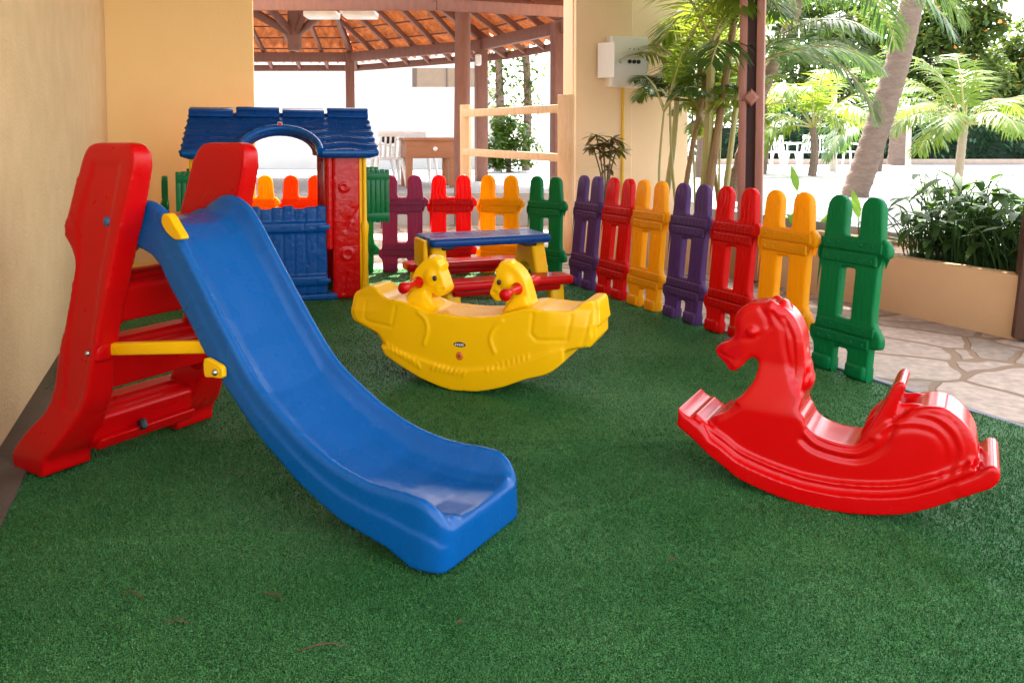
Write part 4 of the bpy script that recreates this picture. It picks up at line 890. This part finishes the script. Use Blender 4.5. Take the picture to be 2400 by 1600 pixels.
# ringed slanting coconut palm and the thick grey one
def coco(name, label, pix, Y, r0, r1, step, crown_len, nf, seed, azs, els, foot_z, m=LF_COCO, barkm=BARK, tcol=None):
    P = [at(x, y, Y) for x, y in pix]; foot = Vector(P[0]); T = thing(name, label, 'palm', foot); mb = MB(); ringed(mb, [tuple(q - foot) for q in P], r0, r1, step, .13 if barkm != BARK else .06, 14); mb.obj('trunk', barkm, T)
    palm_crown(T, P[-1] - foot, nf, crown_len, 1.5, 48, .55, .026, m, azs, els, seed); return T
coco('coconut_palm', 'slanting palm with dark ringed trunk just right of the timber post', [(1715, 470), (1760, 290), (1812, 150), (1862, 30), (1880, -60)], 8.7, .078, .060, .16, 1.9, 6, 5, [-.2, -.75, .5, 1.3, 2.4, -2.2], [.35, .1, .3, .7, .6, .3], .3, LF_COCO, mat('ringed bark', (.26, .17, .11), (.09, .055, .035), rough=.85, vscale=1.2, stretch=(.5, .5, 22), bump=.6, bscale=9, bdist=.02))
coco('coconut_palm', 'thick grey leaning palm trunk in the middle of the plaza edge', [(1995, 478), (2028, 385), (2072, 250), (2103, 150), (2128, 50), (2160, -90)], 10.3, .165, .135, .16, 2.4, 6, 9, [3.6, 2.4, .3, 1.2, -1.2, -.4], [.5, .6, .5, .7, .5, .4], .4)
# the low hanging frond in front, between both trunks
p0 = at(1850, 128, 8.9); HF = thing('palm_frond', 'big arching palm frond hanging down between the two slanting trunks', 'palm frond', p0)
for az, el, ln, dr in ((-.05, .05, 1.3, 1.9), (.25, .5, 1.2, 1.5), (.6, 1.0, 1.0, 1.6)):
    L = Leaves(); pts = frond(L, az, el, ln, dr, 66, .5, .022, (0, 0, 0), random.Random(3), .1, .02); o = L.obj('leaflets', LF_COCO, HF); mb = MB(); mb.tube(pts, [.014 * (1 - .8 * i / len(pts)) + .003 for i in range(len(pts))], 6); mb.obj('midrib', STEM, o)
# small sunlit palm on the right
p = at(2243, 472, 10.6); T = thing('young_palm', 'small bright palm with fan of yellow green fronds at the right', 'palm', (p.x, p.y, PZ - .02)); tp_ = at(2260, 292, 10.6) - Vector((p.x, p.y, PZ - .02))
mb = MB(); ringed(mb, [(0, 0, 0), (.02, 0, .4), tuple(tp_)], .062, .05, .09, .06, 12); mb.obj('trunk', mat('pale palm bark', (.42, .33, .25), (.32, .24, .17), rough=.8, vscale=6, bump=.3), T)
palm_crown(T, tp_, 13, 1.3, 1.4, 40, .42, .026, LF_SUN, [3.3, 2.9, 3.7, 2.2, 1.3, .9, .4, .0, -.3, -.7, -1.6, -2.3, 1.8], [.55, .95, .15, 1.2, 1.3, 1.1, .8, .35, .75, .1, .4, .5, .7], 14)
# far palms in the sun
for k, (px, py, Y, ht, lb) in enumerate(((1905, 300, 16.5, 2.2, 'yellow sunlit palm behind the hanging frond'), (1790, 250, 17.5, 2.6, 'sunlit palm just right of the timber post, beyond the chairs'), (2060, 300, 19, 2.3, 'dim palm behind the grey leaning trunk'), (1640, 180, 16, 3.0, 'tall palm far behind the areca clump'))):
    c_ = at(px, py, Y); T = thing('far_palm', lb, 'palm', (c_.x, Y, PZ)); mb = MB(); ringed(mb, [(0, 0, 0), (.05, 0, (c_.z - PZ) * .5), (0, 0, c_.z - PZ)], .09, .07, .12, .05, 8); mb.obj('trunk', BARK, T)
    palm_crown(T, (0, 0, c_.z - PZ), 13, 1.9, 1.5, 22, .55, .055, LF_SUN if k < 2 or k == 3 else LF_COCO, None, None, 30 + k)
# thin poles
for px, y0, y1, Y, lb in ((1952, 392, 205, 19.0, 'thin pale pole among the white chairs'), (2128, 388, 270, 22.0, 'thin pale pole right of the grey trunk')):
    a_ = at(px, y0, Y); b_ = at(px, y1, Y); mb = MB(); mb.tube([(0, 0, 0), (0, 0, b_.z - PZ)], [.075, .06], 10); o = mb.obj('pole', mat('pale pole', (.55, .47, .38), (.45, .37, .29), rough=.8)); o.location = (a_.x, Y, PZ); tag(o, lb, 'pole')
p = at(2103, 385, 24); mb = MB(); ringed(mb, [(0, 0, 0), (.03, 0, .6), (.0, 0, 1.6)], .30, .22, .2, .04, 12); o = mb.obj('tree_stump', BARK); o.location = (p.x, 24, PZ); tag(o, 'stout dark stump in front of the hedge', 'stump')

# trees, hedge
def cloud(L, c, rad, n, ls, lw, r, shell=.55):
    for _ in range(n):
        while True:
            v = Vector((r.uniform(-1, 1), r.uniform(-1, 1), r.uniform(-1, 1)))
            if shell ** 2 < v.length_squared < 1 or (v.length_squared < 1 and r.random() < .25): break
        p = Vector(c) + Vector((v.x * rad[0], v.y * rad[1], v.z * rad[2])); d = Vector((r.uniform(-1, 1), r.uniform(-1, 1), r.uniform(-.8, .5)))
        L.leaf(p, d, ls * r.uniform(.7, 1.3), lw * r.uniform(.7, 1.3), .3, Vector((r.uniform(-.5, .5), r.uniform(-.5, .5), 1)), 2, 0)
def tree(label, x, y, trunk_h, blobs, m, seed, ls=.28, lw=.15, n=760, flowers=None, name='tree'):
    r = random.Random(seed); T = thing(name, label, 'tree', (x, y, PZ)); mb = MB(); mb.tube(smoothline([(0, 0, 0), (r.uniform(-.1, .1), 0, trunk_h * .5), (r.uniform(-.3, .3), 0, trunk_h)], 5), list(np.linspace(.2, .12, 11)), 8)
    for b in blobs: mb.tube(smoothline([(0, 0, trunk_h * .8), ((b[0]) * .5, b[1] * .5, (trunk_h + b[2]) * .5), (b[0], b[1], b[2])], 4), list(np.linspace(.09, .02, 9)), 6)
    mb.obj('trunk', BARK, T); L = Leaves()
    for b in blobs: cloud(L, b[:3], b[3:6], n, ls, lw, r)
    L.obj('crown', m, T)
    if flowers:
        L = Leaves()
        for b in blobs: cloud(L, b[:3], [q * 1.03 for q in b[3:6]], flowers, .15, .13, r, .9)
        L.obj('blossom', mat('orange blossom', (.75, .22, .03), (.8, .35, .05), rough=.6, transl=.3, tcol=(.9, .35, .05)), T)
def blobs_at(x, y, lst, Y):
    out = []
    for px, py, rx, rz in lst: q = at(px, py, Y); out.append((q.x - x, 0 + rnd.uniform(-.8, .8), q.z - PZ, rx, rx * .8, rz))
    return out
q = at(2200, 380, 27); tree('leafy tree with orange blossom behind the small palm', q.x, 27, 2.6, blobs_at(q.x, 27, [(2185, 120, 1.1, .9), (2265, 180, 1.2, .9), (2200, 210, .9, .7), (2130, 70, 1.0, .8), (2250, 95, .9, .8), (2190, 50, 1.1, .8), (2270, 60, .9, .6), (2120, 150, .9, .7), (2240, 20, 1.1, .8)], 27), LF_TREE, 71, flowers=26)
q = at(2360, 380, 28); tree('leafy tree with orange blossom at the right picture edge', q.x, 28, 2.6, blobs_at(q.x, 28, [(2350, 150, 1.3, 1.0), (2400, 100, 1.2, 1.0), (2330, 215, 1.0, .8), (2420, 210, 1.2, .9), (2390, 150, 1.1, .9)], 28), LF_TREE, 72, flowers=22)
q = at(2040, 380, 30); tree('pale tree high behind the grey leaning trunk', q.x, 30, 3.4, blobs_at(q.x, 30, [(2020, 80, 1.3, .9), (1960, 110, 1.2, .8), (2080, 40, 1.3, .9), (2010, 20, 1.2, .9), (2090, 130, 1.0, .7), (2040, 200, 1.2, .8), (2020, 270, 1.1, .8)], 30), leafm('pale tree leaf', (.05, .085, .02), (.09, .125, .03), .35), 73)
q = at(1880, 380, 31); tree('hazy tree above the far chairs', q.x, 31, 3.2, blobs_at(q.x, 31, [(1880, 90, 1.4, 1.0), (1810, 130, 1.2, .9), (1920, 40, 1.3, 1.0), (1850, 30, 1.3, .9), (1850, 200, 1.3, .9), (1935, 170, 1.2, .9), (1970, 235, 1.1, .8), (1800, 240, 1.2, .8), (1890, 260, 1.2, .7)], 31), LF_TREE, 74)
q = at(1600, 380, 30); tree('hazy tree behind the areca clump', q.x, 30, 3.2, blobs_at(q.x, 30, [(1640, 140, 1.6, 1.2), (1590, 220, 1.3, .9), (1700, 220, 1.4, 1.0), (1660, 60, 1.5, 1.1)], 30), LF_TREE, 75)
q = at(2300, 380, 30); tree('dark tree between hedge and blossom', q.x, 31, 1.4, blobs_at(q.x, 31, [(2330, 270, 1.8, 1.1), (2240, 285, 1.5, 1.0), (2400, 260, 1.4, 1.2)], 31), LF_HEDGE, 76)
HG = thing('hedge', 'long dark green hedge along the far side of the plaza', 'hedge', (0, 26, PZ)); L = Leaves(); r = random.Random(5)
x0, x1 = at(1640, 380, 26).x, at(2600, 380, 26).x
for k in range(26):
    x = x0 + (x1 - x0) * k / 25; cloud(L, (x, r.uniform(-.2, .2), .75 + r.uniform(-.1, .2)), (.75, .55, .95 + r.uniform(-.1, .2)), 230, .22, .10, r)
L.obj('foliage', LF_HEDGE, HG)
mb = MB(); mb.box(((x0 + x1) / 2, .1, .6), (x1 - x0, .5, 1.1), r=.05); mb.obj('shade_core', mat('hedge shade', (.012, .03, .014), rough=1), HG)  # plain dark box, the shade inside the hedge put into its colour
mb = MB(); mb.box(((x0 + x1) / 2, 25.0, PZ + .08), (x1 - x0, .25, .16), r=.02); tag(mb.obj('kerb', mat('kerb render', (.45, .34, .26), rough=.9)), 'low pinkish kerb in front of the far hedge', 'kerb')
# shrub and climber trees seen through the pavilion
q = at(1192, 400, 18.5); SB = thing('shrub', 'rounded bright green shrub seen through the timber gate frame', 'shrub', (q.x, 18.5, PZ)); L = Leaves(); r = random.Random(8)
for px, py, rr in ((1165, 340, .42), (1205, 320, .5), (1225, 350, .45), (1150, 365, .3), (1195, 365, .45), (1180, 295, .3)): c_ = at(px, py, 18.5); cloud(L, (c_.x - q.x, r.uniform(-.2, .2), c_.z - PZ), (rr, rr * .8, rr * .85), 330, .15, .07, r, .5)
L.obj('foliage', leafm('shrub leaf', (.03, .085, .012), (.075, .13, .015), .3), SB)
mb = MB(); mb.tube([(0, 0, 0), (0, 0, .7)], .06, 8); mb.obj('trunk', BARK, SB)
for px, Y, lb in ((1167, 19.5, 'slim trunk wrapped in climber, left of the roof corner gap'), (1232, 19.8, 'climber covered trunk right of the other slim trunk')):
    b_ = at(px, 380, Y); T = thing('climber_tree', lb, 'tree', (b_.x, Y, PZ)); mb = MB(); mb.tube([(0, 0, 0), (.06, 0, 1.6), (-.02, 0, 3.4)], [.11, .10, .09], 9); mb.obj('trunk', BARK, T); L = Leaves(); r = random.Random(px)
    for k in range(9): z = 1.0 + k * .33; cloud(L, (r.uniform(-.1, .1), 0, z), (.17 + .1 * (k % 3) + .05 * k, .2, .3), 60, .15, .09, r, .4)
    for k in range(4): cloud(L, (r.uniform(-.8, .8), r.uniform(-.4, .4), 3.7 + .2 * k), (.8, .7, .5), 90, .22, .12, r, .4)
    L.obj('foliage', leafm('climber leaf', (.03, .075, .014), (.07, .115, .02), .3), T)

# croton on its thin stems before the peach wall
c_ = at(1420, 350, 7.45); base_ = Vector((c_.x, c_.y, .30)); T = thing('croton', 'dark red and green leafed plant on thin stems before the peach wall', 'plant', base_); L = Leaves(); r = random.Random(11); mb = MB()
for px, py, n in ((1415, 335, 22), (1438, 325, 18), (1390, 345, 18), (1445, 350, 20), (1415, 362, 20), (1425, 395, 10), (1398, 318, 12)):
    q = at(px, py, 7.45 + r.uniform(-.12, .12)) - base_; mb.tube(smoothline([(0, 0, 0), (q.x * .3, q.y * .5, q.z * .6), tuple(q)], 4), .007, 5)
    for k in range(n): a_ = r.uniform(0, 6.28); L.leaf(q, Vector((math.cos(a_), math.sin(a_), r.uniform(-.5, .6))), r.uniform(.10, .2), .055, .4, n=3, fold=.2)
L.obj('foliage', LF_CROT, T); mb.obj('stem', mat('croton stem', (.12, .09, .05), rough=.8), T)
# broad leaved plants in the planters
def broad(x, y, z, n, h, ls, lw, m, label, seed, name='leafy_plant', grp=None):
    r = random.Random(seed); T = thing(name, label, 'plant', (x, y, z), group=grp); L = Leaves(); mb = MB()
    for k in range(n):
        a_ = r.uniform(0, 6.28); tilt = r.uniform(.1, .9); hh = h * r.uniform(.25, 1.1); q = Vector((math.cos(a_) * hh * tilt * .6, math.sin(a_) * hh * tilt * .6, hh)); ox, oy = r.uniform(-.13, .13), r.uniform(-.11, .11); q += Vector((ox, oy, 0)); mb.tube(smoothline([(ox * .8, oy * .8, 0), (ox + (q.x - ox) * .3, oy + (q.y - oy) * .3, q.z * .6), tuple(q)], 3), .004, 4)
        L.leaf(q, Vector((math.cos(a_) * (.5 + tilt), math.sin(a_) * (.5 + tilt), r.uniform(.1, .9))), ls * r.uniform(.7, 1.25), lw * r.uniform(.8, 1.2), r.uniform(.5, 1.3), n=4, fold=.25)
    L.obj('foliage', m, T); mb.obj('stem', LF_DARK, T)
dp = (pb - pa).normalized(); npn = Vector((dp.y, -dp.x)); k = 0
for i in range(6):
    for j in range(2):
        t = .10 + i * .155 + .08 * j; q = pa + dp * t + npn * (.24 + .27 * j)
        broad(q.x, q.y, .31, 40, .30 + .13 * ((i * 5 + j * 2) % 4) / 1.6, .21, .058, LF_DARK, 'dark green broad leaved plants packed in the low planter', 200 + k, grp='dark plants in the low planter'); k += 1
for i, (px, py, Y, lb) in enumerate(((1868, 420, 7.35, 'single upright pale leaf plant above the yellow panel'), (2012, 480, 6.6, 'pale leaf plant between the tips of the near green panel'), (1905, 500, 7.2, 'sparse leafy plant behind the gap of yellow and green panels'), (1850, 520, 7.3, 'small leafy plant low behind the yellow panel'))):
    q = at(px, py + 60, Y)
    T = thing('young_plant', lb, 'plant', (q.x, Y, .30)); L = Leaves(); r = random.Random(i + 90); top_ = at(px, py, Y).z - .30; mb = MB()
    for k2 in range(1 if i < 2 else 9):
        a_ = r.uniform(0, 6.28); hh = top_ * (1 if i < 2 else r.uniform(.5, 1)); qq = Vector((0 if i < 2 else math.cos(a_) * .12, 0 if i < 2 else math.sin(a_) * .12, max(.05, hh - .1))); mb.tube([(0, 0, 0), tuple(qq)], .005, 5)
        L.leaf(qq, Vector((-.3 if i < 2 else math.cos(a_), 0 if i < 2 else math.sin(a_), 1.3)), .24 if i < 2 else .16, .075, .2, Vector((0, -1, .1)), 4, .1)
    L.obj('foliage', LF_YG, T); mb.obj('stem', LF_YG, T)
# dry bits on the turf
for i, (px, py, ln, a_, lb) in enumerate(((640, 1405, .07, -25, 'bent dry brown leaf on the turf left of the slide foot'), (415, 1468, .06, -3, 'short dry brown twig near the lower left of the turf'), (760, 1527, .11, 8, 'long curved dry stalk on the turf below the slide'), (1078, 1468, .02, 30, 'tiny brown leaf crumb on the turf below the slide foot'), (1577, 1320, .02, 10, 'tiny orange leaf crumb on the turf left of the horse'), (312, 1402, .07, -22, 'bent dry brown leaf on the turf at the lower left'))):
    q = on(px, py); mb = MB(); mb.tube(smoothline([(-ln / 2, 0, .008), (-ln * .1, ln * .06, .014), (ln * .2, ln * .05, .014), (ln / 2, -.0, .008)], 4), [.0008, .0013, .0016, .0018, .0019, .0019, .0018, .0017, .0016, .0015, .0013, .001, .0006], 6)
    o = mb.obj('dry_leaf', mat('dry leaf', (.11, .05, .018), (.07, .03, .012), rough=.8)); o.location = (q.x, q.y, .0); o.rotation_euler[2] = R(a_); tag(o, lb, 'dry leaf')
